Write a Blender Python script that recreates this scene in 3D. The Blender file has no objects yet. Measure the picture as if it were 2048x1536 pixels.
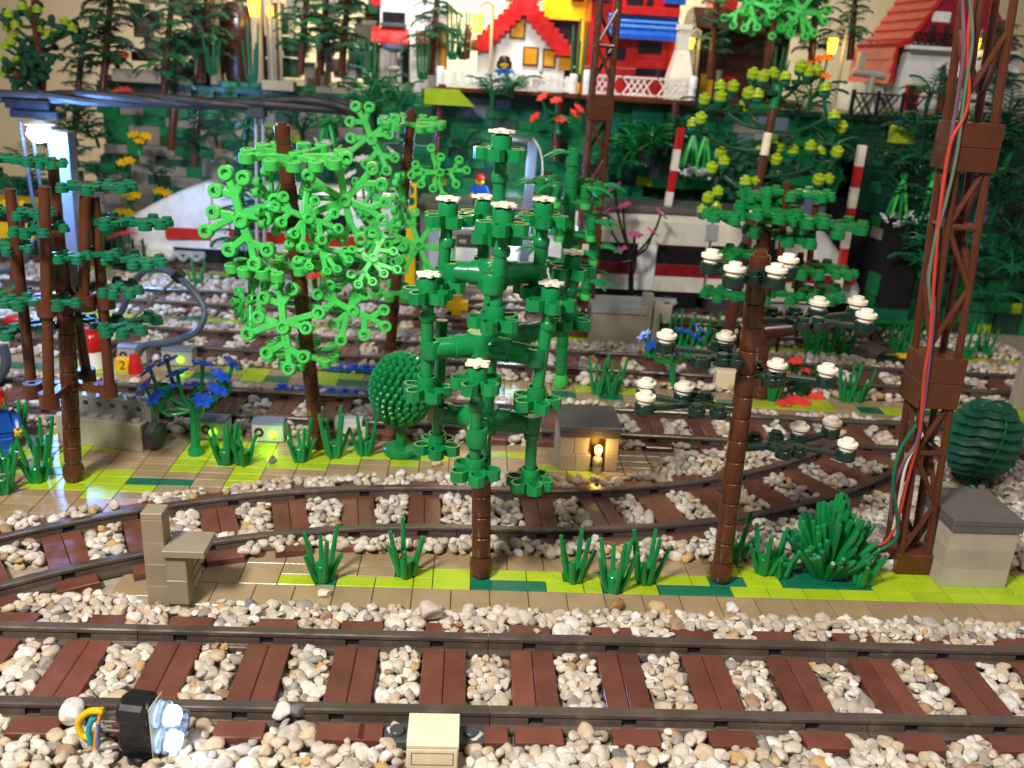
import bpy, math, random
import numpy as np
from mathutils import Matrix, Vector
random.seed(7)
rng = np.random.default_rng(11)
S = 0.008                      # one stud of the layout = 8 mm
SC = bpy.context.scene
COL = SC.collection
PI = math.pi

# ---------------------------------------------------------------- camera
CF, CYAW, CPIT, CROL = 1786.4, 0.0578, 0.3465, 0.0596
CP = np.array([-1.4386, -32.67, 26.426])
def cam_axes():
    f = np.array([math.sin(CYAW)*math.cos(CPIT), math.cos(CYAW)*math.cos(CPIT), -math.sin(CPIT)])
    r = np.array([math.cos(CYAW), -math.sin(CYAW), 0.0]); u = np.cross(r, f)
    return (math.cos(CROL)*r+math.sin(CROL)*u, -math.sin(CROL)*r+math.cos(CROL)*u, f)
AX = cam_axes()
cam_d = bpy.data.cameras.new('camera'); cam = bpy.data.objects.new('camera', cam_d); COL.objects.link(cam)
cam.matrix_world = Matrix(((AX[0][0], AX[1][0], -AX[2][0], CP[0]*S), (AX[0][1], AX[1][1], -AX[2][1], CP[1]*S),
                           (AX[0][2], AX[1][2], -AX[2][2], CP[2]*S), (0, 0, 0, 1)))
cam_d.sensor_width = 36; cam_d.lens = CF/2048*36; cam_d.clip_start = 0.005; cam_d.clip_end = 20
cam_d.dof.use_dof = True; cam_d.dof.focus_distance = 43*S; cam_d.dof.aperture_fstop = 19
SC.camera = cam

# ---------------------------------------------------------------- world and lamps
w = bpy.data.worlds.new('World'); SC.world = w; w.use_nodes = True
bg = w.node_tree.nodes['Background']; bg.inputs[0].default_value = (0.93, 0.94, 1.0, 1); bg.inputs[1].default_value = 0.17
SC.cycles.max_bounces = 6; SC.cycles.diffuse_bounces = 3; SC.cycles.glossy_bounces = 3; SC.cycles.transmission_bounces = 4; SC.cycles.caustics_reflective = False; SC.cycles.caustics_refractive = False
def lamp(kind, name, loc, power, col, size=1.0, aim=None, **kw):
    d = bpy.data.lights.new(name, kind); d.energy = power; d.color = col
    if kind == 'AREA': d.shape = 'DISK'; d.size = size*S
    else: d.shadow_soft_size = size*S
    for k, v in kw.items(): setattr(d, k, v)
    o = bpy.data.objects.new(name, d); COL.objects.link(o); o.location = Vector(loc)*S
    if aim is not None: o.rotation_euler = (Vector(aim)-Vector(loc)).to_track_quat('-Z', 'Y').to_euler()
    return o
lamp('AREA', 'room_and_fill_light', (-36, -42, 76), 7.8, (1.0, 0.975, 0.95), 16, (0, 4, 0))
lamp('AREA', 'room_and_fill_light', (34, -30, 110), 2.2, (1.0, 0.93, 0.84), 22, (5, 15, 0))  # soft overhead fill, added to lift the shade
lamp('AREA', 'room_and_fill_light', (-4, 72, 84), 4.3, (1.0, 0.95, 0.88), 24, (2, 130, 32), spread=math.radians(100))  # added beam that brightens the village houses and the room wall
vs = SC.view_settings; vs.view_transform = 'Standard'; vs.look = 'None'; vs.exposure = 0.0; vs.gamma = 1.0; vs.use_curve_mapping = False

# ---------------------------------------------------------------- picture position -> place in the layout
def ray(px, py): return (px-1024)/CF*AX[0]-(py-768)/CF*AX[1]+AX[2]
def P(px, py, Y):
    d = ray(px, py); t = (Y-CP[1])/d[1]; return Vector(CP+t*d)
def G(px, py, z=0.4):
    d = ray(px, py); t = (z-CP[2])/d[2]; return Vector(CP+t*d)
def pix(p):
    d = np.array(p)-CP; z = d@AX[2]; return 1024+CF*(d@AX[0])/z, 768-CF*(d@AX[1])/z

# ---------------------------------------------------------------- materials
def lin(c): return tuple(((v/255)/12.92 if v/255 <= 0.04045 else ((v/255+0.055)/1.055)**2.4) for v in c)
MATS = {}
def plastic(name, rgb, rough=0.25, var=0.10, metal=0.0, bump=0.05, scale=1.0, alpha=None, coat=0.0):
    m = bpy.data.materials.new(name); m.use_nodes = True; nt = m.node_tree; N, L = nt.nodes, nt.links
    b = N['Principled BSDF']; c = lin(rgb)
    geo = N.new('ShaderNodeNewGeometry'); info = N.new('ShaderNodeObjectInfo')
    n1 = N.new('ShaderNodeTexNoise'); n1.inputs['Scale'].default_value = 90*scale; n1.inputs['Detail'].default_value = 5
    n2 = N.new('ShaderNodeTexNoise'); n2.inputs['Scale'].default_value = 1400*scale; n2.inputs['Detail'].default_value = 3
    L.new(geo.outputs['Position'], n1.inputs['Vector']); L.new(geo.outputs['Position'], n2.inputs['Vector'])
    mr = N.new('ShaderNodeMapRange'); mr.inputs[1].default_value = 0.25; mr.inputs[2].default_value = 0.75
    mr.inputs[3].default_value = 1-var; mr.inputs[4].default_value = 1+var; L.new(n1.outputs[0], mr.inputs[0])
    mo = N.new('ShaderNodeMapRange'); mo.inputs[3].default_value = 1-var*0.9; mo.inputs[4].default_value = 1+var*0.9; L.new(info.outputs['Random'], mo.inputs[0])
    mu = N.new('ShaderNodeMath'); mu.operation = 'MULTIPLY'; L.new(mr.outputs[0], mu.inputs[0]); L.new(mo.outputs[0], mu.inputs[1])
    mx = N.new('ShaderNodeMix'); mx.data_type = 'RGBA'; mx.blend_type = 'MULTIPLY'; mx.inputs[0].default_value = 1
    mx.inputs[6].default_value = (*c, 1); L.new(mu.outputs[0], mx.inputs[7]); L.new(mx.outputs[2], b.inputs['Base Color'])
    rr = N.new('ShaderNodeMapRange'); rr.inputs[1].default_value = 0.3; rr.inputs[2].default_value = 0.7
    rr.inputs[3].default_value = max(0.05, rough-0.09); rr.inputs[4].default_value = rough+0.16; L.new(n1.outputs[0], rr.inputs[0]); L.new(rr.outputs[0], b.inputs['Roughness'])
    b.inputs['Metallic'].default_value = metal; b.inputs['Coat Weight'].default_value = coat
    if bump:
        bp = N.new('ShaderNodeBump'); bp.inputs['Strength'].default_value = bump; bp.inputs['Distance'].default_value = 0.0004
        L.new(n2.outputs[0], bp.inputs['Height']); L.new(bp.outputs[0], b.inputs['Normal'])
    if alpha is not None:
        b.inputs['Transmission Weight'].default_value = alpha; b.inputs['IOR'].default_value = 1.45
    MATS[name] = m; return m
for nm, rgb, kw in [
    ('brown', (88, 46, 27), dict(rough=0.2)), ('tilebrown', (108, 63, 50), dict(rough=0.17, var=0.2)), ('darkbrown', (62, 34, 22), {}),
    ('green', (18, 128, 62), dict(rough=0.24)), ('treegreen', (20, 128, 66), dict(rough=0.2)), ('bright', (70, 196, 84), dict(rough=0.27)),
    ('darkgreen', (24, 46, 36), dict(rough=0.22)), ('lime', (163, 186, 30), dict(rough=0.22)), ('tealgreen', (16, 104, 76), dict(rough=0.22)),
    ('darktan', (156, 132, 98), dict(rough=0.2, var=0.12)), ('postgrey', (150, 134, 108), dict(rough=0.45)), ('tan', (238, 220, 184), {}),
    ('cream', (236, 226, 204), {}), ('white', (235, 232, 224), {}), ('offwhite', (240, 226, 204), {}), ('hutgrey', (176, 164, 144), dict(rough=0.4)),
    ('roofgrey', (96, 90, 84), dict(rough=0.3)), ('grey', (170, 168, 160), dict(rough=0.35)), ('bluegrey', (112, 122, 140), dict(rough=0.3)),
    ('darkgrey', (66, 66, 68), dict(rough=0.3)), ('black', (22, 22, 24), dict(rough=0.3)), ('rail', (106, 93, 82), dict(rough=0.2, metal=0.45, var=0.16)),
    ('railshade', (22, 19, 18), dict(rough=0.6)), ('red', (190, 30, 30), {}), ('darkred', (140, 26, 34), {}), ('trainred', (196, 46, 34), {}),
    ('pink', (196, 84, 128), {}), ('flowerred', (228, 66, 56), {}), ('blue', (30, 84, 176), {}), ('flowerblue', (32, 82, 188), {}), ('skyblue', (70, 120, 190), {}),
    ('yellow', (236, 186, 24), {}), ('skin', (240, 196, 30), {}), ('orange', (226, 116, 30), {}), ('wirered', (186, 60, 40), dict(rough=0.4)),
    ('wiregreen', (92, 112, 92), dict(rough=0.4)), ('wirepurple', (120, 78, 96), dict(rough=0.4)), ('wirewhite', (214, 200, 186), dict(rough=0.4)),
    ('hose', (70, 82, 98), dict(rough=0.28)), ('cable', (40, 37, 36), dict(rough=0.55)), ('steel', (170, 168, 164), dict(rough=0.25, metal=0.9)),
    ('rock', (92, 80, 66), dict(rough=0.6, bump=0.3)), ('amber', (214, 150, 30), dict(rough=0.3)), ('teal', (30, 150, 160), {}),
    ('clear', (214, 226, 240), dict(rough=0.12, alpha=0.85)), ('ink', (40, 26, 20), dict(rough=0.5)), ('window', (36, 30, 34), dict(rough=0.12)),
    ('tealleaf', (16, 106, 70), dict(rough=.22)), ('leafmid', (18, 88, 58), dict(rough=0.35, bump=.4)), ('leafdark', (22, 74, 44), dict(rough=0.3)), ('leaf', (24, 104, 62), dict(rough=0.3)), ('hillgreen', (14, 116, 62), dict(rough=0.3)), ('hilldark', (18, 64, 42), dict(rough=0.4)),
    ('hillgrey', (138, 132, 120), dict(rough=0.45)), ('hilltan', (176, 160, 132), dict(rough=0.45)), ('tunnelshade', (8, 8, 9), dict(rough=0.8)),
    ('stone_white', (222, 214, 200), dict(rough=0.75, bump=0.6, var=.18, scale=4)), ('stone_rust', (166, 118, 70), dict(rough=0.75, bump=0.6, var=.25, scale=4)), ('stone_tan', (204, 172, 118), dict(rough=0.75, bump=0.6, var=.2, scale=4)), ('stone_grey', (118, 112, 108), dict(rough=0.75, bump=0.6, var=.2, scale=4)), ('stone_pink', (206, 184, 166), dict(rough=0.75, bump=0.6, var=.18, scale=4))]:
    plastic(nm, rgb, **kw)
def glow(name, rgb, strength):
    m = bpy.data.materials.new(name); m.use_nodes = True; b = m.node_tree.nodes['Principled BSDF']; c = lin(rgb)
    b.inputs['Base Color'].default_value = (*c, 1); b.inputs['Emission Color'].default_value = (*c, 1); b.inputs['Emission Strength'].default_value = strength
    MATS[name] = m
glow('led_white', (190, 220, 255), 8); glow('led_green', (130, 255, 30), 7); glow('lamp_yellow', (255, 196, 40), 5.5); glow('led_pale', (190, 218, 255), 45); glow('lamp_amber', (255, 190, 70), 16)

# gravel, ground, room wall
def gravel_mat():
    m = bpy.data.materials.new('gravel'); m.use_nodes = True; N, L = m.node_tree.nodes, m.node_tree.links; b = N['Principled BSDF']
    geo = N.new('ShaderNodeNewGeometry'); cr = N.new('ShaderNodeValToRGB'); e = cr.color_ramp.elements
    stops = [(0.0, (200, 186, 166)), (0.2, (188, 171, 148)), (0.36, (212, 200, 182)), (0.52, (182, 168, 153)), (0.64, (194, 172, 140)), (0.74, (219, 210, 196)), (0.86, (154, 142, 130)), (0.93, (190, 150, 92)), (0.96, (160, 128, 96)), (0.985, (120, 112, 110))]
    e[0].position, e[0].color = stops[0][0], (*lin(stops[0][1]), 1); e[1].position, e[1].color = stops[-1][0], (*lin(stops[-1][1]), 1)
    for p, c in stops[1:-1]: x = e.new(p); x.color = (*lin(c), 1)
    cr.color_ramp.interpolation = 'CONSTANT'
    L.new(geo.outputs['Random Per Island'], cr.inputs[0])
    n1 = N.new('ShaderNodeTexNoise'); n1.inputs['Scale'].default_value = 420; n1.inputs['Detail'].default_value = 6; n1.inputs['Roughness'].default_value = 0.65
    n2 = N.new('ShaderNodeTexNoise'); n2.inputs['Scale'].default_value = 1300; n2.inputs['Detail'].default_value = 5
    L.new(geo.outputs['Position'], n1.inputs['Vector']); L.new(geo.outputs['Position'], n2.inputs['Vector'])
    mr = N.new('ShaderNodeMapRange'); mr.inputs[1].default_value = 0.3; mr.inputs[2].default_value = 0.7; mr.inputs[3].default_value = 0.74; mr.inputs[4].default_value = 1.16; L.new(n1.outputs[0], mr.inputs[0])
    mx = N.new('ShaderNodeMix'); mx.data_type = 'RGBA'; mx.blend_type = 'MULTIPLY'; mx.inputs[0].default_value = 1; L.new(cr.outputs[0], mx.inputs[6]); L.new(mr.outputs[0], mx.inputs[7])
    L.new(mx.outputs[2], b.inputs['Base Color']); b.inputs['Roughness'].default_value = 0.75
    bp = N.new('ShaderNodeBump'); bp.inputs['Strength'].default_value = 0.5; bp.inputs['Distance'].default_value = 0.0006
    L.new(n2.outputs[0], bp.inputs['Height']); L.new(bp.outputs[0], b.inputs['Normal']); MATS['gravel'] = m
gravel_mat()
plastic('ground', (150, 136, 116), rough=0.8, var=0.35, bump=0.6, scale=2)
plastic('roomwall', (222, 200, 160), rough=0.8, var=0.06, bump=0.8, scale=0.35)

# ---------------------------------------------------------------- mesh kit
class MB:
    def __init__(s): s.v = []; s.f = []; s.m = []
    def add(s, vs, fs, M=None, mi=0):
        o = len(s.v)
        if M is not None: vs = [tuple(M @ Vector(v)) for v in vs]
        s.v.extend(tuple(v) for v in vs); s.f.extend(tuple(i+o for i in f) for f in fs); s.m.extend([mi]*len(fs)); return s
    def box(s, x0, y0, z0, x1, y1, z1, c=0.04, M=None, mi=0):
        c = min(c, (x1-x0)*.45, (y1-y0)*.45, (z1-z0)*.45); lo, hi = (x0, y0, z0), (x1, y1, z1)
        cen = [(a+b)/2 for a, b in zip(lo, hi)]; vs, fs = [], []
        def cv(k, ax):
            return tuple((hi if (k >> i) & 1 else lo)[i] + (0 if i == ax else (-c if (k >> i) & 1 else c)) for i in range(3))
        if c <= 0:
            vs = [tuple((hi if (k >> i) & 1 else lo)[i] for i in range(3)) for k in range(8)]
            fs = [(0, 2, 3, 1), (4, 5, 7, 6), (0, 1, 5, 4), (2, 6, 7, 3), (0, 4, 6, 2), (1, 3, 7, 5)]
            return s.add(vs, fs, M, mi)
        idx = {}
        for k in range(8):
            for ax in range(3): idx[k, ax] = len(vs); vs.append(cv(k, ax))
        for ax in range(3):
            a, b = [i for i in range(3) if i != ax]
            for sd in (0, 1):
                k0 = sd << ax; fs.append([idx[k0, ax], idx[k0 | 1 << a, ax], idx[k0 | 1 << a | 1 << b, ax], idx[k0 | 1 << b, ax]])
            for ka in (0, 1):
                for kb in (0, 1):
                    k0 = ka << a | kb << b; k1 = k0 | 1 << ax
                    fs.append([idx[k0, a], idx[k1, a], idx[k1, b], idx[k0, b]])
        for k in range(8): fs.append([idx[k, 0], idx[k, 1], idx[k, 2]])
        out = []
        for f in fs:
            p = [Vector(vs[i]) for i in f]; n = (p[1]-p[0]).cross(p[2]-p[0]); ce = sum(p, Vector())/len(p)-Vector(cen)
            out.append(f if n.dot(ce) >= 0 else f[::-1])
        return s.add(vs, out, M, mi)
    def lathe(s, prof, n=16, M=None, mi=0):
        vs, fs = [], []; rings = []
        for r, z in prof:
            if r < 1e-6: rings.append([len(vs)]); vs.append((0, 0, z))
            else:
                rings.append(list(range(len(vs), len(vs)+n))); vs += [(r*math.cos(2*PI*i/n), r*math.sin(2*PI*i/n), z) for i in range(n)]
        for a, b in zip(rings, rings[1:]):
            for i in range(n):
                j = (i+1) % n
                if len(a) == 1 and len(b) == 1: continue
                if len(a) == 1: fs.append((a[0], b[j], b[i]))
                elif len(b) == 1: fs.append((a[i], a[j], b[0]))
                else: fs.append((a[i], a[j], b[j], b[i]))
        return s.add(vs, fs, M, mi)
    def cyl(s, p0, p1, r0, r1=None, n=12, mi=0):
        p0, p1 = Vector(p0), Vector(p1); r1 = r0 if r1 is None else r1; L = (p1-p0).length; c = min(0.04, r0*.3, L*.3)
        return s.lathe([(0, 0), (r0-c, 0), (r0, c), (r1, L-c), (max(r1-c, .001), L), (0, L)], n, axis(p0, p1-p0), mi)
    def tube(s, pts, r, n=8, smooth=4, mi=0):
        pts = [Vector(p) for p in pts]
        if smooth > 1 and len(pts) > 2: pts = spline(pts, smooth)
        vs, fs = [], []; t0 = (pts[1]-pts[0]).normalized(); u = t0.orthogonal().normalized()
        for i, p in enumerate(pts):
            t = (pts[min(i+1, len(pts)-1)]-pts[max(i-1, 0)]).normalized(); u = (u-t*u.dot(t)).normalized(); b = t.cross(u)
            rr = r[min(i, len(r)-1)] if isinstance(r, (list, tuple)) else r
            vs += [p+(u*math.cos(2*PI*k/n)+b*math.sin(2*PI*k/n))*rr for k in range(n)]
        for i in range(len(pts)-1):
            for k in range(n):
                j = (k+1) % n; fs.append((i*n+k, i*n+j, (i+1)*n+j, (i+1)*n+k))
        fs.append(tuple(range(n-1, -1, -1))); fs.append(tuple((len(pts)-1)*n+k for k in range(n)))
        return s.add(vs, fs, None, mi)
    def prism(s, poly, z0, z1, M=None, mi=0):
        n = len(poly); a = sum(poly[i][0]*poly[(i+1) % n][1]-poly[(i+1) % n][0]*poly[i][1] for i in range(n))
        if a < 0: poly = poly[::-1]
        vs = [(x, y, z0) for x, y in poly]+[(x, y, z1) for x, y in poly]
        fs = [tuple(range(n-1, -1, -1)), tuple(range(n, 2*n))]+[(i, (i+1) % n, n+(i+1) % n, n+i) for i in range(n)]
        return s.add(vs, fs, M, mi)
    def ring(s, po, pi_, z0, z1, M=None, mi=0):
        n = len(po); vs = [(x, y, z) for z in (z0, z1) for q in (po, pi_) for x, y in q]; fs = []
        for i in range(n):
            j = (i+1) % n
            fs += [(i, j, 2*n+j, 2*n+i), (n+j, n+i, 3*n+i, 3*n+j), (2*n+i, 2*n+j, 3*n+j, 3*n+i), (j, i, n+i, n+j)]
        return s.add(vs, fs, M, mi)
def spline(pts, k):
    out = []
    for i in range(len(pts)-1):
        p0, p1, p2, p3 = pts[max(i-1, 0)], pts[i], pts[i+1], pts[min(i+2, len(pts)-1)]
        for j in range(k):
            t = j/k; out.append(0.5*((2*p1)+(-p0+p2)*t+(2*p0-5*p1+4*p2-p3)*t*t+(-p0+3*p1-3*p2+p3)*t**3))
    out.append(pts[-1]); return out
def axis(p, d, spin=0.0):
    d = Vector(d).normalized(); q = d.to_track_quat('Z', 'Y').to_matrix().to_4x4()
    return Matrix.Translation(Vector(p)) @ q @ Matrix.Rotation(spin, 4, 'Z')
def T(x, y, z=0.0, rz=0.0): return Matrix.Translation((x, y, z)) @ Matrix.Rotation(rz, 4, 'Z')
def mesh(mb, name, mats, angle=32):
    me = bpy.data.meshes.new(name); me.from_pydata([(x*S, y*S, z*S) for x, y, z in mb.v], [], mb.f)
    if isinstance(mats, str): mats = [mats]
    for m in mats: me.materials.append(MATS[m])
    if len(mats) > 1: me.polygons.foreach_set('material_index', mb.m)
    me.polygons.foreach_set('use_smooth', [True]*len(me.polygons)); me.set_sharp_from_angle(angle=math.radians(angle)); me.update(); return me
def inst(name, me, parent=None, M=None):
    o = bpy.data.objects.new(name, me); COL.objects.link(o)
    if M is not None: M = M.copy(); M.translation = M.translation*S; o.matrix_basis = M
    if parent is not None: o.parent = parent
    return o
def obj(name, mb, mats, parent=None, M=None, angle=32): return inst(name, mesh(mb, name, mats, angle), parent, M)
CACHE = {}
def part(name, key, fn, mats, parent, M=None, angle=32):
    k = (key, tuple(mats) if isinstance(mats, list) else mats)
    if k not in CACHE: CACHE[k] = mesh(fn(), name, mats, angle)
    return inst(name, CACHE[k], parent, M)
def tag(o, label, cat, group=None):
    o['label'] = label; o['category'] = cat
    if group: o['group'] = group
    return o
def thing(name, label, cat, loc, group=None, rz=0.0):
    o = bpy.data.objects.new(name, None); o.empty_display_size = S; COL.objects.link(o)
    o.location = Vector(loc)*S; o.rotation_euler = (0, 0, rz); return tag(o, label, cat, group)
def struct(o): o['kind'] = 'structure'; return o
def copy_tree(o, parent=None):
    c = o.copy(); COL.objects.link(c); c.parent = parent
    for ch in o.children: copy_tree(ch, c)
    return c
def dup(o, loc, rz, label, scale=1.0):
    c = copy_tree(o); c.location = Vector(loc)*S; c.rotation_euler = (0, 0, rz); c.scale = (scale,)*3; c['label'] = label; return c

# ---------------------------------------------------------------- brick vocabulary
def bx(x0, y0, z0, x1, y1, z1, c=0.04): return lambda: MB().box(x0, y0, z0, x1, y1, z1, c)
def stud(mb, x, y, z, mi=0, n=12): mb.lathe([(.3, 0), (.3, .18), (.27, .21), (0, .21)], n, T(x, y, z), mi)
def m_round_brick():
    return MB().lathe([(0, 0), (.43, 0), (.44, .07), (.48, .09), (.5, .13), (.5, 1.17), (.47, 1.2), (.3, 1.2), (.3, 1.38), (.2, 1.38), (.2, 1.2), (0, 1.2)], 20)
def m_trunk_base():
    return MB().lathe([(0, 0), (.42, 0), (.55, .1), (.62, .35), (.62, .8), (.55, 1.05), (.5, 1.2), (0, 1.2)], 22)
def m_round_plate():      # round plate with its stud: white blossom tips
    return MB().lathe([(0, 0), (.38, 0), (.38, .18), (.41, .2), (.5, .21), (.52, .24), (.52, .38), (.5, .41), (.3, .41), (.3, .58), (.27, .61), (0, .61)], 18)
def trunk(root, base, top, mat='brown', matbase=None, flare=True, r=1.0):
    """stack of round bricks from base to top (layout coordinates), parts of root"""
    o = Vector([c/S for c in root.location]); d = Vector(top)-Vector(base); L = d.length; A = axis(Vector(base)-o, d)
    z = 0.0; sc = Matrix.Diagonal((r, r, 1, 1))
    if flare: part('trunk_base', 'tb', m_trunk_base, matbase or mat, root, A @ sc); z = 1.2
    while z < L-0.3:
        part('trunk_brick', 'rb', m_round_brick, mat, root, A @ Matrix.Translation((0, 0, z)) @ sc); z += 1.2
def m_grass(h=1.0, seed=0):
    def f():
        rd = random.Random(seed); mb = MB(); mb.lathe([(0, 0), (.42, 0), (.42, .95), (.38, 1.0), (0, 1.0)], 14)
        for k in range(3):
            a = 2*PI*k/3+rd.uniform(-.2, .2)+.5; c, s_ = math.cos(a), math.sin(a); h1 = (2.65+rd.uniform(-.35, .3))*h
            mb.tube([(c*.38, s_*.38, .15), (c*.62, s_*.62, 1.2), (c*.95, s_*.95, h1)], [.18, .17, .16, .15, .15, .14, .13, .12, .11], 7)
            a += PI/3; c, s_ = math.cos(a), math.sin(a); h2 = (1.9+rd.uniform(-.3, .3))*h
            mb.tube([(c*.38, s_*.38, .1), (c*.7, s_*.7, .9), (c*1.05, s_*1.05, h2)], [.18, .17, .16, .15, .14, .13, .12, .11, .1], 7)
        return mb
    return f
def grass(px, py, label, z=.4, rz=0.0, h=1.0, seed=0, group='green grass tufts', mat='green', plate=True):
    t = thing('grass_tuft', label, 'grass tuft', G(px, py, z), group, rz)
    part('blades', ('grass', h, seed), m_grass(h, seed), mat, t)
    return t
BIG = [((0, 1.2), [(0, 2.45)]), ((-.45, 1.0), [(-.95, 2.2)]), ((1.2, .85), [(2.3, 1.45), (1.45, 2.05)]), ((1.55, -.45), [(2.7, -.15), (2.4, -1.25)]),
       ((.6, -1.4), [(1.2, -2.45), (.05, -2.6)]), ((-1.1, -1.15), [(-1.1, -2.35), (-2.1, -1.7)]), ((-1.6, .35), [(-2.7, .15), (-2.2, 1.2)])]
BIG2 = [((.1, -1.3), [(0, -2.5), (1.0, -1.9)]), ((0, -.9), [(-1.2, -1.4)]), ((.2, .3), [(1.4, -.2), (2.3, .6)]), ((-.3, .3), [(-1.4, .8), (-2.2, -.1)]), ((.1, 1.4), [(.9, 2.2), (0, 2.7), (-.9, 1.9)])]
SMALL = [((.8, .3), [(1.0, 1.0), (1.9, .35)]), ((.7, -.5), [(1.1, -1.1), (1.8, -.6)]), ((-.9, .1), [(-1.9, .1), (-1.1, .95)]), ((-.4, -.8), [(-.9, -1.3)])]
def bar(mb, a, b, w, t, z0=0.0):
    a, b = Vector((*a, 0)), Vector((*b, 0)); d = (b-a); L = d.length; ang = math.atan2(d.y, d.x)
    mb.box(0, -w/2, z0, L, w/2, z0+t, .05, T(a.x, a.y, 0, ang))
def m_frond(spec, hole=True, rt=.42, n=14):
    def f():
        mb = MB(); tip = [(.22, .55), (.22, .02), (rt-.04, 0), (rt, .04), (rt, .51), (rt-.04, .55), (.22, .55)] if hole else [(0, 0), (rt, 0), (rt, .3), (rt-.04, .34), (.28, .34), (.28, .5), (.25, .53), (0, .53)]
        mb.lathe(tip, n)
        for j, tips in spec:
            bar(mb, (0, 0), j, .44, .34, .08)
            for q in tips: bar(mb, j, q, .4, .32, .09); mb.lathe(tip, n, T(q[0], q[1]))
        return mb
    return f
def frond(root, p, nrm, spin, mat, kind='big', scale=1.0, name='leaf_frond', hole=True):
    o = Vector([c/S for c in root.location]); A = axis(Vector(p)-o, nrm, spin) @ Matrix.Diagonal((scale, scale, scale, 1))
    return part(name, ('frond', kind, hole), m_frond({'big': BIG, 'big2': BIG2, 'small': SMALL}[kind], hole, .42 if hole else .36), mat, root, A)
def flower_poly(r0, r1, k, n=48): return [((r0+r1*math.cos(k*2*PI*i/n))*math.cos(2*PI*i/n), (r0+r1*math.cos(k*2*PI*i/n))*math.sin(2*PI*i/n)) for i in range(n)]
def m_flower(): return MB().prism(flower_poly(.56, .13, 6), 0, .13).lathe([(.2, .13), (.2, .2), (0, .2)], 10)
# ================================================================ setting
struct(obj('ground', MB().box(-120, -26, -1.2, 130, 140, .28, 0), 'ground'))
struct(obj('wall', MB().box(-160, 138, -1, 190, 140, 90, 0), 'roomwall'))

# paving strips: a thin base sheet with every tile its own piece
G0 = -9.64
def paving(name, x0, y0, x1, y1):
    return struct(obj(name, MB().box(x0, y0, .006, x1, y1, .06, 0), 'darkgrey'))
def tile(par, x, y, w_, d, mat, z=0.05, h=.35):
    g = .022
    return part('tile', ('tile', round(w_, 2), round(d, 2), h), bx(g, g, 0, w_-g, d-g, h, .025), mat, par, T(x, y, z))
pv = paving('paving', -16.7, 5.5, 46, 11.6)
for i in range(-6, 50, 2): tile(pv, G0+i, 5.53, 2, 2, 'darktan')
row1 = [(-1, 2, 'lime'), (1, 1, 'tealgreen'), (2, 2, 'lime'), (4, 2, 'lime'), (6, 1, 'lime'), (9, 4, 'tealgreen'), (13, 2, 'lime'), (15, 1, 'lime'), (16, 1, 'tealgreen'), (17, 2, 'lime'), (19, 4, 'tealgreen')]
for i in range(23, 54, 2): row1.append((i, 2, 'lime'))
for i, w_, m in row1: tile(pv, G0+i, 7.53, w_, 1, m)
tile(pv, G0+7, 7.53, 2, 2, 'lime')
for i in (-5, -3): tile(pv, G0+i, 7.53, 2, 2, 'darktan')
row2 = [(5, 1, 'tealgreen'), (6, 1, 'lime'), (9, 1, 'tealgreen'), (10, 2, 'lime'), (12, 2, 'lime'), (14, 1, 'tealgreen'), (15, 1, 'lime'), (16, 2, 'lime'), (18, 1, 'tealgreen'), (19, 2, 'lime'), (21, 1, 'lime'), (22, 2, 'tealgreen'), (24, 2, 'lime'), (26, 3, 'tealgreen'), (29, 2, 'tealgreen'), (31, 2, 'lime'), (33, 2, 'lime'), (35, 2, 'lime'), (37, 2, 'lime'), (39, 2, 'lime'), (41, 2, 'lime'), (43, 2, 'lime'), (45, 2, 'lime'), (47, 2, 'lime'), (49, 2, 'lime'), (51, 2, 'lime'), (53, 2, 'lime')]
for i, w_, m in row2: tile(pv, G0+i, 8.53, w_, 1, m)
for i, w_ in [(-1, 2), (1, 2), (3, 2)]: tile(pv, G0+i, 8.53, w_, 1, 'darktan')
for i in range(-3, 22, 2): tile(pv, G0+i, 9.53, 2, 2, 'darktan')
for i in range(22, 54, 2):
    tile(pv, G0+i, 9.53, 2, 1, 'lime' if i not in (26, 28) else 'tealgreen'); tile(pv, G0+i, 10.53, 2, 1, 'darktan' if i < 30 else random.choice(['darktan', 'lime']))
tile(pv, -18.6, 6.2, 2.2, 2, 'darktan', .02)

CL, CR_, RAD = (-1.5, -24.7), (1.5, 55.3), 40.0
def curve_y(x):
    if x < CL[0]: return CL[1]+math.sqrt(max(0, RAD**2-(x-CL[0])**2))
    if x > CR_[0]: return CR_[1]-math.sqrt(max(0, RAD**2-(x-CR_[0])**2))
    return 15.3
def t3y(x): return 30.3-0.03*x
def t4y(x): return 45.0-0.045*x
def t5y(x): return 59.0-0.05*x
pv2 = paving('paving', -36, 19, 24, 26)
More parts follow.
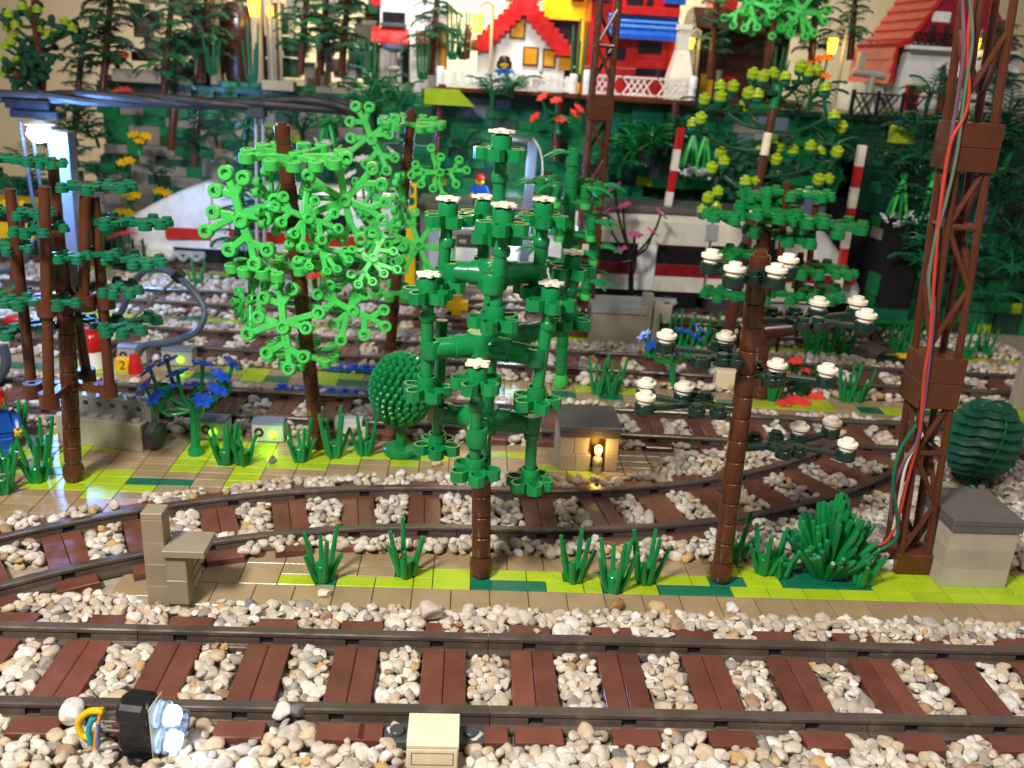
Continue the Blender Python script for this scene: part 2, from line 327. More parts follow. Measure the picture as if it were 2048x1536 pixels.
# stepped front edge follows the bend of the track
SPEC2 = {}
for x0, w_, y, m in [(-22.2, 4, 18.2, 'tealgreen'), (-22.2, 2, 17.2, 'lime'), (-24.2, 2, 18.2, 'lime'), (-16.2, 1, 19.2, 'lime'), (-16.2, 1, 20.2, 'lime')]:
    for k in range(w_): SPEC2[(x0+k, y)] = m
y = 13.2
k2 = 0
while y < 26.2:
    x = -36.2
    while x < 24:
        front = curve_y(x+.5)+4.3
        if y >= front and not (x > 10 and y < 22.4+.55*(x-10)):
            near = [(abs(x-q[0])+abs(y-q[1]), 1) for q in ((-25.4, 18.5), (-28, 18.5), (-19, 22.5), (-16.8, 21.8), (-11.3, 24), (-5.6, 24), (-29, 22), (6, 24), (-12, 22.3))]
            d = min(near)[0]; w_ = 2
            m = SPEC2.get((round(x, 1), round(y, 1)))
            if m is None:
                pn = math.sin(x*.7+y*1.1)+math.sin(y*1.9-x*.31)
                if d < 2.3: m = 'tealgreen' if pn > 1.3 else 'lime'
                elif d < 4.5: m = 'lime' if pn > .7 else 'darktan'
                else: m = 'lime' if pn > 1.75 else 'darktan'
            tile(pv2, x, y, w_, 1, m)
        x += 2
    y += 1; k2 += 1
def strip(y_of, half, x0, x1, mats, rz):
    ang = math.atan(rz); c = Vector(((x0+x1)/2, y_of((x0+x1)/2), 0))
    s = struct(obj('paving', MB().box(-(x1-x0)/2, -half, .006, (x1-x0)/2, half, .06, 0), 'darkgrey', None, Matrix.Translation(c) @ Matrix.Rotation(ang, 4, 'Z')))
    rows = len(mats); d = 2*half/rows
    for r in range(rows):
        x = -(x1-x0)/2
        while x < (x1-x0)/2-1.9:
            tile(s, x, -half+r*d, 2 if random.random() < .7 else 2, d, random.choice(mats[r])); x += 2
    return s
strip(lambda x: 37.6-.038*x, 2.4, -46, 54, [['darktan'], ['darktan', 'lime', 'tealgreen', 'lime'], ['darktan', 'darktan', 'lime']], -.038)
strip(lambda x: 53.0-.03*x, 1.4, -46, 62, [['darktan', 'darktan', 'lime'], ['lime', 'lime', 'tealgreen', 'darktan']], -.03)
strip(lambda x: 72.0-.03*x, 1.6, -50, 16, [['lime', 'tealgreen', 'lime'], ['tealgreen', 'lime', 'darktan']], -.03)

# ================================================================ railway tracks
def rail_mb(pts):
    """sweep a rail along points (x,y): foot, recessed web with skirt segments, head"""
    mb = MB(); pts = [Vector((*p, 0)) for p in pts]
    def sweep(prof, sub, mi=0):
        n = len(prof); vs, fs = [], []
        for i, p in enumerate(sub):
            t = (sub[min(i+1, len(sub)-1)]-sub[max(i-1, 0)]).normalized(); u = Vector((-t.y, t.x, 0))
            vs += [p+u*a+Vector((0, 0, b)) for a, b in prof]
        for i in range(len(sub)-1):
            for k in range(n): j = (k+1) % n; fs.append((i*n+k, (i+1)*n+k, (i+1)*n+j, i*n+j))
        fs.append(tuple(range(n))); fs.append(tuple((len(sub)-1)*n+k for k in range(n-1, -1, -1)))
        mb.add(vs, fs, None, mi)
    def cut(a, b):
        L = [0.0]
        for p, q in zip(pts, pts[1:]): L.append(L[-1]+(q-p).length)
        tot = L[-1]; out = []
        def at(s_):
            for i in range(len(pts)-1):
                if s_ <= L[i+1]+1e-6: return pts[i].lerp(pts[i+1], (s_-L[i])/(L[i+1]-L[i]))
            return pts[-1]
        return [at(a)]+[p for p, l in zip(pts, L) if a < l < b]+[at(b)], tot
    tot = cut(0, 0)[1]
    head = [(-.2, .93), (.2, .93), (.24, .99), (.24, 1.14), (.19, 1.2), (-.19, 1.2), (-.24, 1.14), (-.24, .99)][::-1]
    sweep(head[::-1], cut(.01, tot-.01)[0])
    sweep([(-.1, .3), (.1, .3), (.1, .95), (-.1, .95)], cut(.02, tot-.02)[0], 1)  # web coloured near black to paint in the shade of the notches
    sweep([(-.62, .38), (.62, .38), (.62, .55), (.48, .6), (-.48, .6), (-.62, .55)], cut(.02, tot-.02)[0])
    k = 0.0; step = 3.9
    edges = [0.02]; a = 1.6
    while a < tot-.8: edges += [a, a+.62]; a += step if (int(a) % 2) else step*.86
    edges.append(tot-.02)
    for i in range(0, len(edges)-1, 2):
        for sg in (-1, 1):
            pr = [(.09*sg, .6), (.27*sg, .6), (.22*sg, .9), (.09*sg, .9)]
            sweep(pr if sg > 0 else pr[::-1], cut(edges[i], edges[i+1])[0])
    return mb
def m_sleeper(): return MB().box(-1, -4, .01, 1, 4, .42, .04)
def sleeper(par, M, outer=(True, True), skip_near=False):
    s = part('sleeper', 'sleeper', m_sleeper, 'darkgrey', par, M)
    for i in (-1, 0): part('tile', 'stile', bx(.015, -1.98, .42, .985, 1.98, .8, .03), 'tilebrown', s, T(i, 0))
    if outer[0]: part('tile', 'otile', bx(-.98, -3.98, .42, .98, -3.03, .8, .04), 'tilebrown', s)
    if outer[1]: part('tile', 'otile2', bx(-.98, 3.03, .42, .98, 3.98, .8, .04), 'tilebrown', s)
    return s
def straight(label, loc, rz, n=4, outer=None, group='straight track sections'):
    t = thing('track_section', label, 'track', loc, group, rz)
    for sg in (-1, 1): part('rail', ('rail', n, sg), lambda: rail_mb([(-2*n, 2.5*sg), (2*n, 2.5*sg)]), ['rail', 'railshade'], t)
    for k in range(n): sleeper(t, T(-2*n+2+4*k, 0), (outer or {}).get(k, (True, True)))
    return t
# front track: rail joints at x = 0.3 +- 16 k
lab = {-2: 'front track section running out of the picture at the lower left', -1: 'front track section beside the white twin lamp', 0: 'front track section right of the cream box', 1: 'front track section at the lower right corner'}
for k in (-2, -1, 0, 1):
    straight(lab[k], (8.2+16*k, 0, 0), 0, 4, {3: (False, True)} if k == -1 else None, 'front track sections')
# bending track
def arc(c, a0, a1, n=10):
    return [(c[0]+math.cos(a0+(a1-a0)*i/n), c[1]+math.sin(a0+(a1-a0)*i/n)) for i in range(n+1)]
def curved(label, c, a0, a1, dz=0.0):
    mid = (a0+a1)/2; loc = Vector((c[0]+RAD*math.cos(mid), c[1]+RAD*math.sin(mid), dz))
    t = thing('track_section', label, 'track', loc, 'bending track sections')
    for dr in (-2.5, 2.5):
        pts = [(c[0]+(RAD+dr)*math.cos(a0+(a1-a0)*i/12)-loc.x, c[1]+(RAD+dr)*math.sin(a0+(a1-a0)*i/12)-loc.y) for i in range(13)]
        obj('rail', rail_mb(pts), ['rail', 'railshade'], t)
    n = 4
    for k in range(n):
        a = a0+(a1-a0)*(k+.5)/n; x, y = c[0]+RAD*math.cos(a)-loc.x, c[1]+RAD*math.sin(a)-loc.y
        sleeper(t, T(x, y, 0, a-PI/2))
st = math.radians(22.5)
for k, l in enumerate(['bending track section behind the booth and the central tree', 'bending track section left of the booth', 'bending track section leaving the picture at the left edge']):
    curved(l, CL, PI/2+st*k, PI/2+st*(k+1))
t = thing('track_section', 'short straight track piece behind the central tree trunk', 'track', (0, 15.3, 0), 'bending track sections')
for sg in (-2.5, 2.5): obj('rail', rail_mb([(-1.5, sg), (1.5, sg)]), ['rail', 'railshade'], t)
for k, l in enumerate(['bending track section running behind the white blossom tree', 'bending track section passing behind the right brown mast']):
    curved(l, CR_, -PI/2+st*k, -PI/2+st*(k+1), -.012*k)
# further tracks
def line(y_of, slope, x0, n, labels, group):
    ang = math.atan(slope)
    for k in range(n):
        x = x0+16*k*math.cos(ang); straight(labels(k), (x, y_of(x), 0), ang, 4, None, group)
ordn = ['first', 'second', 'third', 'fourth', 'fifth', 'sixth', 'seventh', 'eighth', 'ninth', 'tenth', 'eleventh', 'twelfth', 'thirteenth', 'fourteenth', 'fifteenth', 'sixteenth', 'seventeenth', 'eighteenth']
line(t3y, -.03, -37, 6, lambda k: ordn[k]+' section from the left of the track just behind the grey lamp hut', 'second row track sections')
line(t4y, -.045, -42, 7, lambda k: ordn[k]+' section from the left of the track behind the blue plates', 'third row track sections')
line(t5y, -.05, -44, 6, lambda k: ordn[k]+' section from the left of the track behind the looped hose', 'fourth row track sections')
line(lambda x: 79-.0*x, 0, -60, 4, lambda k: ordn[k]+' section from the left under the white train with sloping nose', 'far left track sections')
line(lambda x: 67-.0*x, 0, 4, 3, lambda k: ordn[k]+' section from the left under the train entering the tunnel', 'far right track sections')
# ================================================================ things near the front
# twin lamp with its wiring, lower left
L0 = Vector((-13.25, -4.6, .3))
t = thing('twin_lamp', 'black lamp block with two lit white diodes and loose wires beside the front rail', 'lamp', L0, None, -.14)
mb = MB(); mb.lathe([(0, 0), (.5, 0), (.62, .08), (.62, .5), (.5, .62), (0, .62)], 22, T(0, .1, -.25))
mb.box(-.62, -.5, .3, .55, .7, 2.75, .16); mb.lathe([(0, 0), (.55, 0), (.62, .08), (.62, 1.2), (.55, 1.25), (0, 1.25)], 26, axis((-.65, .1, 2.15), (1, 0, 0)))
mb.lathe([(0, 0), (.55, 0), (.62, .08), (.62, 1.2), (.55, 1.25), (0, 1.25)], 26, axis((-.65, .1, 1.0), (1, 0, 0)))
obj('block', mb, 'black', t)
obj('paper_strip', MB().box(.66, -.45, .2, .69, .6, 2.72, .01), 'tan', t)
for zz, yy in ((2.12, .08), (.98, .02)):
    d = obj('lens', MB().lathe([(.0, 0), (.5, 0), (.52, .1), (.46, .16), (.46, .24), (.52, .3), (.5, .42), (.4, .45), (0, .45)], 22, axis((.72, yy, zz), (1, 0, 0))), 'clear', t)
    obj('diode', MB().lathe([(0, 0), (.38, 0), (.38, .28), (.3, .42), (0, .45)], 18, axis((1.12, yy, zz), (1, 0, .02))), 'led_white', d)
obj('lens_holder', MB().lathe([(.4, 0), (.55, .03), (.55, .5), (.4, .5), (.4, 0)], 20, axis((1.1, .35, 1.55), (1, 0, 0))), 'clear', t)
for a, b in [((-.6, .1, 2.05), (-2.0, .0, 1.75)), ((-.6, .15, 1.75), (-1.9, .1, 1.45)), ((-.6, -.1, 1.25), (-1.7, -.1, 1.2)), ((-.6, -.3, .75), (-2.35, -.5, .25))]:
    obj('contact_pin', MB().tube([a, b], .055, 8, 1), 'steel', t)
obj('wire', MB().tube([(-1.3, -.1, 2.1), (-1.9, -.1, 2.0), (-2.35, -.15, 1.5), (-2.25, -.2, .95), (-1.95, -.2, .85)], .13, 9), 'yellow', t)
obj('wire', MB().tube([(-1.75, -.15, 1.75), (-1.95, -.2, 1.2), (-1.9, -.25, .4)], .11, 9), 'teal', t)
obj('wire', MB().tube([(-1.5, -.2, 1.6), (-1.6, -.2, 1.0), (-1.62, -.25, .3)], .09, 9), 'skyblue', t)
obj('wire', MB().tube([(-1.35, -.1, 2.25), (-1.55, -.2, 1.5), (-1.7, -.3, .6), (-1.5, -.5, -.2)], .07, 9), 'amber', t)
lamp('SPOT', 'diode_light', L0+Vector((1.7, -.6, 1.6)), .012, (.55, .75, 1.0), .4, L0+Vector((6, -2.6, -.4)), spot_size=2.2, spot_blend=.6)

# cream box on its grey plate
t = thing('cream_box', 'small cream box with a printed rectangle standing beside the front rail', 'box', (-2.06, -4.2, .42))
obj('body', MB().box(-1, -.9, 0, 1, .62, .98, .05), 'tan', t)
obj('lid', MB().prism([(-.9, 1.0), (.72, 1.0), (.72, 1.3), (-.55, 1.3), (-.9, 1.12)], -1, 1, Matrix(((0, 0, 1, 0), (1, 0, 0, 0), (0, 1, 0, 0), (0, 0, 0, 1)))), 'tan', t)
pr = MB(); w_ = .028
for x0, z0, x1, z1 in ((-.82, .2, .82, .2+w_), (-.82, .76, .82, .76+w_), (-.82, .2, -.82+w_, .78), (.82-w_, .2, .82, .78)): pr.box(x0, -.906, z0, x1, -.899, z1, 0)
obj('printed_rectangle', pr, 'ink', t)
t = thing('studded_plate', 'dark grey studded plate carrying the cream box', 'plate', (-2.06, -3.55, .43))
mb = MB(); mb.box(-2.0, -.5, 0, 2.0, .5, .37, .03); [stud(mb, x, 0, .37) for x in (-1.48, -.5, .5, 1.5)]; obj('plate', mb, 'darkgrey', t)
for x in (-2.55, 2.5): tag(obj('loose_tile', MB().box(-.5, -.48, .01, .5, .48, .38, .03), 'tilebrown', None, T(-2.06+x, -3.52, .42)), 'small brown tile on the %s end of the grey plate with the cream box' % ('left' if x < 0 else 'right'), 'tile')

# tan booth on the left
b0 = Vector((-15.9, 5.9, .28))
t = thing('booth', 'sand coloured booth of bricks with a tall pillar and flat slab roof', 'booth', b0)
for k in range(4): obj('pillar_brick', MB().box(-.5, -.5, 1.2*k+.002, .5, .5, 1.2*(k+1)-.002, .012), 'postgrey', t)
obj('pillar_cap', MB().box(-.5, -.5, 4.8, .5, .5, 5.15, .03), 'postgrey', t)
for k in range(2): obj('wall_brick', MB().box(.55, -.75, .35+1.35*k, 1.55, .2, 1.69+1.35*k, .03), 'postgrey', t)
obj('foot', MB().box(.6, -.6, 0, 1.45, .1, .36, .03), 'postgrey', t)
obj('side_panel', MB().box(1.2, .2, .35, 1.5, 1.6, 3.04, .03), 'hutgrey', t)
pn = obj('printed_panel', MB().box(1.5, .25, .5, 1.515, 1.55, 2.9, 0), 'tilebrown', t)
for k in range(4): obj('printed_stripe', MB().box(1.516, .3, .62+.58*k, 1.53, 1.5, 1.08+.58*k, 0), 'hutgrey', t)
obj('roof_slab', MB().box(.5, -.95, 3.05, 2.5, 1.05, 3.42, .03), 'postgrey', t)

# grey hut, right
h0 = Vector((27.2, 11.0, .4))
t = thing('hut', 'pale grey hut with a dark slab roof standing on lime tiles', 'hut', h0)
hw = 1.88
for k in range(3):
    obj('wall_brick', MB().box(-hw, -hw, 1.15*k+.002, hw, hw, 1.15*(k+1)-.002, .01), 'hutgrey', t)
obj('roof_slab', MB().box(-hw-.1, -hw-.12, 3.46, hw+.1, hw+.12, 3.84, .03), 'roofgrey', t)
obj('roof_slab', MB().box(-hw-.12, -hw-.14, 3.85, hw+.12, hw+.14, 4.2, .03), 'roofgrey', t)

# lamp hut, middle
h0 = Vector((7.25, 24.4, .4))
t = thing('lamp_hut', 'small sandy hut with dark roof and a lit amber lamp at its door', 'hut', h0)
for k, (x0, x1, z0, z1) in enumerate([(-2, -.9, 0, 1.2), (-.9, .15, 0, 1.2), (-2, -1.05, 1.2, 2.5), (-1.05, -.1, 1.2, 2.5), (1.15, 2, 0, 1.2), (1.15, 2, 1.2, 2.5)]):
    obj('wall_brick', MB().box(x0+.01, -2, z0+.01, x1-.01, -1.2, z1-.01, .03), 'hutgrey', t)
obj('wall', MB().box(-2, -1.19, 0, 2, 1.9, 2.5, .03), 'hutgrey', t)
obj('doorway', MB().box(.16, -1.3, .02, 1.14, -1.2, 2.48, 0), 'darkbrown', t)
obj('roof_slab', MB().box(-2.05, -2.12, 2.51, 2.05, 2.0, 2.9, .03), 'roofgrey', t)
obj('roof_slab', MB().box(-2.1, -2.18, 2.91, 2.1, 2.05, 3.3, .03), 'roofgrey', t)
lp = obj('lamp_post', MB().lathe([(0, 0), (.32, 0), (.32, .55), (.24, .6), (.32, .7), (.36, .95), (.3, 1.2), (.2, 1.3), (.2, 1.5), (0, 1.5)], 16, T(.6, -2.15, -.1)), 'hutgrey', t)
obj('bulb', MB().lathe([(0, 0), (.2, .05), (.27, .25), (.24, .48), (.12, .6), (0, .62)], 16, T(.6, -2.15, 1.4)), 'lamp_amber', lp)
lamp('POINT', 'hut_lamp_light', h0+Vector((.6, -2.6, 1.9)), .011, (1.0, .62, .18), .25)

# big dark green leafy mound (fan of rods)
b0 = G(1650, 1150); rd = random.Random(3)
t = thing('rod_bush', 'dense upright bush of green rods left of the right brown mast', 'bush', b0)
for k in range(120):
    a = rd.uniform(0, 2*PI); q = rd.random()**.8; lean = q*.8; L = (4.7-2.3*q)*rd.uniform(.82, 1.1)
    d = Vector((math.cos(a)*math.sin(lean), math.sin(a)*math.sin(lean)*.75, math.cos(lean))); p0 = Vector((math.cos(a)*.8*q, math.sin(a)*.6*q, .05))
    obj('rod', MB().tube([p0, p0+d*L*.5+Vector((0, 0, .08)), p0+d*L], [.17, .2, .2, .2, .2, .2, .19, .17, .12], 7), 'green' if k % 3 else 'leaf', t)
obj('base_plate', MB().box(-1.9, -.9, 0, 1.9, .9, .06, .01), 'tealgreen', t)

# round bushes
b0 = Vector((-5.6, 24.3, .4))
t = thing('ball_bush', 'round dark green bush of stubby needles on a disc foot', 'bush', b0)
obj('foot', MB().lathe([(0, 0), (1.1, 0), (1.18, .08), (1.18, .45), (1.1, .52), (0, .6)], 28), 'green', t)
obj('stem', MB().cyl((0, 0, .5), (0, 0, 2.4), .34), 'green', t)
obj('core', MB().lathe([(1.72*math.sin(PI*i/12), -2.35*math.cos(PI*i/12)) for i in range(13)], 24, T(0, 0, 4.3)), 'leafdark', t)
for r in range(15):
    th = PI*(r+.7)/16; n = max(6, int(25*math.sin(th)))
    for k in range(n):
        a = 2*PI*(k+.5*(r % 2))/n+.25*r; nrm = Vector((math.sin(th)*math.cos(a)/1.75, math.sin(th)*math.sin(a)/1.75, math.cos(th)/2.4)).normalized()
        p = Vector((1.62*math.sin(th)*math.cos(a), 1.62*math.sin(th)*math.sin(a), 4.3+2.2*math.cos(th)))
        part('needle', 'needle', lambda: MB().lathe([(0, -.1), (.18, 0), (.24, .3), (.22, .65), (.12, .88), (0, .92)], 9), 'treegreen', t, axis(p, nrm*.5+Vector((0, 0, .62))+Vector((-.25*nrm.y, .25*nrm.x, 0))))
b0 = Vector((34.0, 21.9, .4))
t = thing('egg_bush', 'egg shaped dark green bush with ridged leaves and a thin vein behind the grey hut', 'bush', b0)
obj('stem', MB().cyl((0, 0, 0), (0, 0, 1.6), .35), 'green', t)
prof = []
for i in range(61):
    th = PI*i/60; r = 2.38*math.sin(th)**.8; z = -2.75*math.cos(th); prof.append((r*(1+.085*math.sin(th*24)), z))
mb = MB(); mb.lathe(prof, 40, T(0, 0, 3.6)); mb.v = [(x*(1+.03*math.sin(7*math.atan2(y, x)+z*2.3)+.02*math.sin(17*math.atan2(y, x)-z*5)), y*.8*(1+.03*math.sin(9*math.atan2(y, x)+z*3)), z+.13*math.sin(3*math.atan2(y, x)+1)+.05*math.sin(11*math.atan2(y, x))) for x, y, z in mb.v]
obj('foliage', mb, 'leafmid', t, None, 60)
obj('vein', MB().tube([(-.75, -1.1, 1.35), (-.45, -1.78, 2.5), (-.1, -1.98, 3.6), (.25, -1.7, 5.0), (.4, -1.15, 5.75)], .05, 7), 'green', t)

# technic brick block, left
b0 = G(285, 905); a = math.radians(-12)
t = thing('brick_block', 'long pale grey studded brick block with round holes behind the left brown tree', 'brick', b0, None, a)
mb = MB(); mb.box(-6.2, 0, 0, 0, 1, 1.95, .04); [stud(mb, -.6-1.0*k, .5, 1.95) for k in range(6)]; obj('front_brick', mb, 'hutgrey', t)
mb = MB()
mb.box(-6.2, 1.02, 0, .2, 2.0, 2.35, .03); mb.box(-6.2, 1.02, 2.95, .2, 2.0, 3.2, .03)
for k in range(7): mb.box(-6.2+k*.97, 1.02, 2.35, -6.2+k*.97+.42 if k < 6 else .2, 2.0, 2.95, .02)
[stud(mb, -.4-1.0*k, 1.5, 3.2) for k in range(6)]; hb = obj('beam', mb, 'grey', t)
for k in range(6):
    obj('hole_bush', MB().lathe([(.22, 0), (.3, 0), (.34, .05), (.34, .1), (.22, .1), (.22, 0)], 14, axis((-5.5+k*.97, 1.1, 2.65), (0, -1, 0))), 'grey', hb)
obj('side_tyre', MB().lathe([(0, 0), (.5, 0), (.95, .1), (1.0, .3), (.95, .7), (.5, .8), (0, .8)], 24, axis((.1, .9, .95), (1, 0, 0))), 'darkgrey', t)

# signal bricks with green diodes
def signal(px, py, label, w_=2.1, led=True, z=.4, rz=0.0, dx=.5):
    t = thing('signal_brick', label, 'signal', G(px, py, z), 'grey bricks with green diodes', rz)
    obj('brick', MB().box(-w_/2, 0, .05, w_/2, 1.3, 1.3, .05), 'grey', t); obj('cap', MB().prism([(0, 1.3), (1.35, 1.3), (1.35, 1.45), (.45, 1.62), (0, 1.45)], -w_/2, w_/2, Matrix(((0, 0, 1, 0), (1, 0, 0, 0), (0, 1, 0, 0), (0, 0, 0, 1)))), 'bluegrey', t)
    obj('socket', MB().lathe([(.16, 0), (.3, 0), (.34, .06), (.34, .16), (.16, .16), (.16, 0)], 14, axis((-w_/2+.5, .1, .75), (0, -1, 0))), 'darkbrown', t)
    if led: obj('diode', MB().lathe([(0, 0), (.24, 0), (.24, .12), (.15, .24), (0, .28)], 16, axis((dx, .0, .62), (0, -1, 0))), 'led_green', t)
    return t
s1 = signal(427, 880, 'grey signal brick with a glowing green diode beside the blue flowers', 1.9, True, .4, -.02, 0)
s2 = signal(536, 885, 'grey signal brick with a glowing green diode left of the bright green tree', 2.2, True, .4, -.02, .35)
s3 = signal(355, 733, 'grey signal brick with a green diode right of the red plug', 2.6, True, .4, -.02, .3)
s4 = signal(265, 728, 'grey signal brick without lit diode behind the yellow number sign', 2.4, False, .4, -.02)
lamp('POINT', 'green_diode_light', G(540, 893, .9), .004, (.45, 1.0, .1), .2)

# yellow sign with the figure 2
q = G(248, 745, .4)
t = thing('number_sign', 'yellow block sign with a black figure 2', 'sign', q, None, 0)
obj('block', MB().box(-.62, -.2, .1, .62, .5, 1.25, .04), 'yellow', t); obj('foot', MB().box(-.5, -.15, 0, .5, .45, .1, .01), 'grey', t)
fc = bpy.data.curves.new('figure', 'FONT'); fc.body = '2'; fc.size = 1.05*S; fc.extrude = .012*S; fc.align_x = 'CENTER'; fc.align_y = 'CENTER'; fc.materials.append(MATS['ink'])
fo = bpy.data.objects.new('figure', fc); COL.objects.link(fo)
me = bpy.data.meshes.new_from_object(fo); bpy.data.objects.remove(fo); me.name = 'figure'
inst('figure', me, t, Matrix.Translation((0, -.215, .66)) @ Matrix.Rotation(PI/2, 4, 'X'))
t = thing('red_plug', 'red conical plug at the end of the looped grey hose', 'plug', G(272, 745, .4))
obj('cone', MB().lathe([(0, 0), (.62, 0), (.62, .5), (.42, 1.35), (.36, 1.6), (0, 1.6)], 20), 'red', t)
hp = [P(274, 705, 40.2), P(290, 690, 40.5), P(350, 682, 41), P(395, 660, 42), P(410, 620, 43), P(385, 580, 44), P(355, 553, 45), P(320, 538, 46), P(285, 545, 47), P(262, 580, 48), P(245, 620, 49), P(228, 640, 50)]
tag(obj('hose', MB().tube(hp, .3, 10), 'hose'), 'grey blue hose looping up from the red plug', 'hose')
tag(obj('strut_rod', MB().tube([P(357, 553, 45), P(262, 640, 46.5)], .13, 8, 1), 'steel'), 'thin steel rod clipped to the looped hose', 'rod')
tag(obj('hose_clip', MB().box(-.45, -.45, -.5, .45, .45, .5, .1), 'black', None, Matrix.Translation(P(357, 552, 45)) @ Matrix.Rotation(.7, 4, 'Y')), 'black clip joining hose and steel rod', 'clip')
tag(obj('hose', MB().tube([P(-20, 545, 50), P(20, 540, 50), P(45, 525, 50), P(58, 495, 50), P(60, 480, 51)], .3, 10), 'hose'), 'short grey hose bent upwards at the left edge', 'hose')
tag(obj('hose', MB().tube([P(5, 690, 33), P(12, 715, 33), P(8, 740, 33), P(-12, 765, 33)], .38, 10), 'hose'), 'dark hose curling at the left edge behind the cap wearing figure', 'hose')
q = G(190, 735, .4)
t = thing('barrel', 'red and white round barrel behind the left brown tree', 'barrel', q)
obj('white_drum', MB().lathe([(0, 0), (.75, 0), (.8, .06), (.8, 1.5), (0, 1.5)], 24), 'white', t); obj('red_drum', MB().lathe([(0, 1.51), (.8, 1.51), (.84, 1.6), (.82, 2.6), (.6, 3.05), (.52, 3.1), (.52, 3.5), (0, 3.5)], 24), 'red', t)
tag(obj('round_lid', MB().lathe([(0, 0), (.5, 0), (.62, .1), (.62, .34), (.5, .42), (0, .42)], 20), 'red', None, Matrix.Translation(G(178, 648, .9))), 'flat red round lid lying behind the barrel', 'lid')
tag(obj('round_lid', MB().lathe([(0, 0), (.7, 0), (.82, .1), (.82, .5), (.6, .6), (0, .6)], 20), 'red', None, Matrix.Translation(G(28, 645, .9))), 'flat red round lid at the left edge beyond the rails', 'lid')

# blue plates, white brick
t = thing('blue_plate', 'long blue studded plate lying beside the second track', 'plate', G(548, 785, .45), None, -.10)
mb = MB(); mb.box(0, 0, 0, 9.6, .98, .42, .03); [stud(mb, .5+1.02*k, .5, .42) for k in range(9)]; obj('plate', mb, 'blue', t)
t = thing('blue_plate', 'short blue studded plate on the far edge of the tan paving', 'plate', G(650, 742, .45), None, -.05)
mb = MB(); mb.box(0, 0, 0, 5, .98, .42, .03); [stud(mb, .5+1.0*k, .5, .42) for k in range(5)]; obj('plate', mb, 'blue', t)
tag(obj('white_brick', MB().box(0, 0, 0, 2.0, 1.0, 1.1, .05), 'white', None, Matrix.Translation(G(668, 868, .5))), 'plain white brick beside the bright green tree trunk', 'brick')
tag(obj('tan_box', MB().box(-1.1, 0, 0, 1.1, 1, 1.7, .06), 'tan', None, Matrix.Translation(G(1455, 780, .5))), 'small tan box half hidden by the white blossom tree', 'box')
tag(obj('grey_post', MB().box(-.55, -.4, 0, .55, .5, 4.6, .06), 'hutgrey', None, Matrix.Translation(G(2033, 815, .4))), 'plain grey post at the right edge', 'post')

# grass tufts near the front
grass(645, 1160, 'leftmost grass tuft on the front paving right of the booth', seed=1, rz=.4)
grass(812, 1150, 'three bladed grass tuft on the front paving left of the central tree', seed=2, rz=1.2)
grass(1147, 1160, 'first grass tuft right of the central tree trunk', seed=3, rz=.8, h=1.05)
grass(1225, 1180, 'largest and nearest of the three grass tufts right of the central tree', seed=4, rz=.1, h=1.2)
grass(1290, 1163, 'third grass tuft right of the central tree, nearest the white blossom tree', seed=2, rz=2.6, h=1.1)
grass(1465, 1120, 'grass tuft half hidden behind the white blossom tree trunk', seed=1, rz=.2)
grass(1527, 1145, 'bushy grass tuft left of the rod bush', seed=3, rz=1.8); grass(1560, 1150, 'low grass tuft touching the rod bush', seed=4, rz=2.8, h=.8)
grass(1722, 1168, 'small grass tuft between the rod bush and the brown mast', seed=2, rz=.9, h=.8)
grass(76, 962, 'grass tuft just left of the left brown tree base', seed=1, rz=.6, h=1.0); grass(85, 915, 'grass tuft behind the one beside the left brown tree', seed=4, rz=1.5, h=1.05)
grass(35, 868, 'grass tuft beside the cap wearing figure', seed=2, rz=2.2, h=1.1); grass(8, 985, 'grass tuft at the left edge below the figure', seed=3, rz=.1, h=.95); grass(12, 940, 'dark grass tuft in front of the cap wearing figure', seed=1, rz=2.0, h=.8)
grass(452, 927, 'tall grass tuft in front of the green diodes', seed=4, rz=.4, h=1.15); grass(488, 928, 'short grass tuft right of the tall one before the green diodes', seed=2, rz=1.4, h=.9)
grass(601, 921, 'grass tuft left of the bright green tree base', seed=3, rz=2.6); grass(668, 913, 'spreading grass tuft right of the bright green tree base', seed=1, rz=.8, h=1.2); grass(730, 908, 'grass tuft between bright green tree and ball bush', seed=4, rz=1.9, h=1.1)
grass(1195, 787, 'wide grass tuft on the paving behind the lamp hut', seed=1, rz=.3, h=1.2, z=.4); grass(1225, 787, 'right half of the wide grass clump behind the lamp hut', seed=4, rz=1.3, h=1.1)
grass(1690, 802, 'tall grass tuft right of the red flowers', seed=4, rz=.5, h=1.3); grass(1715, 803, 'grass tuft leaning right beside the tall one past the red flowers', seed=1, rz=1.1, h=1.1); grass(1545, 800, 'grass tuft at the stem of the red flowers', seed=3, rz=.9, h=1.2)

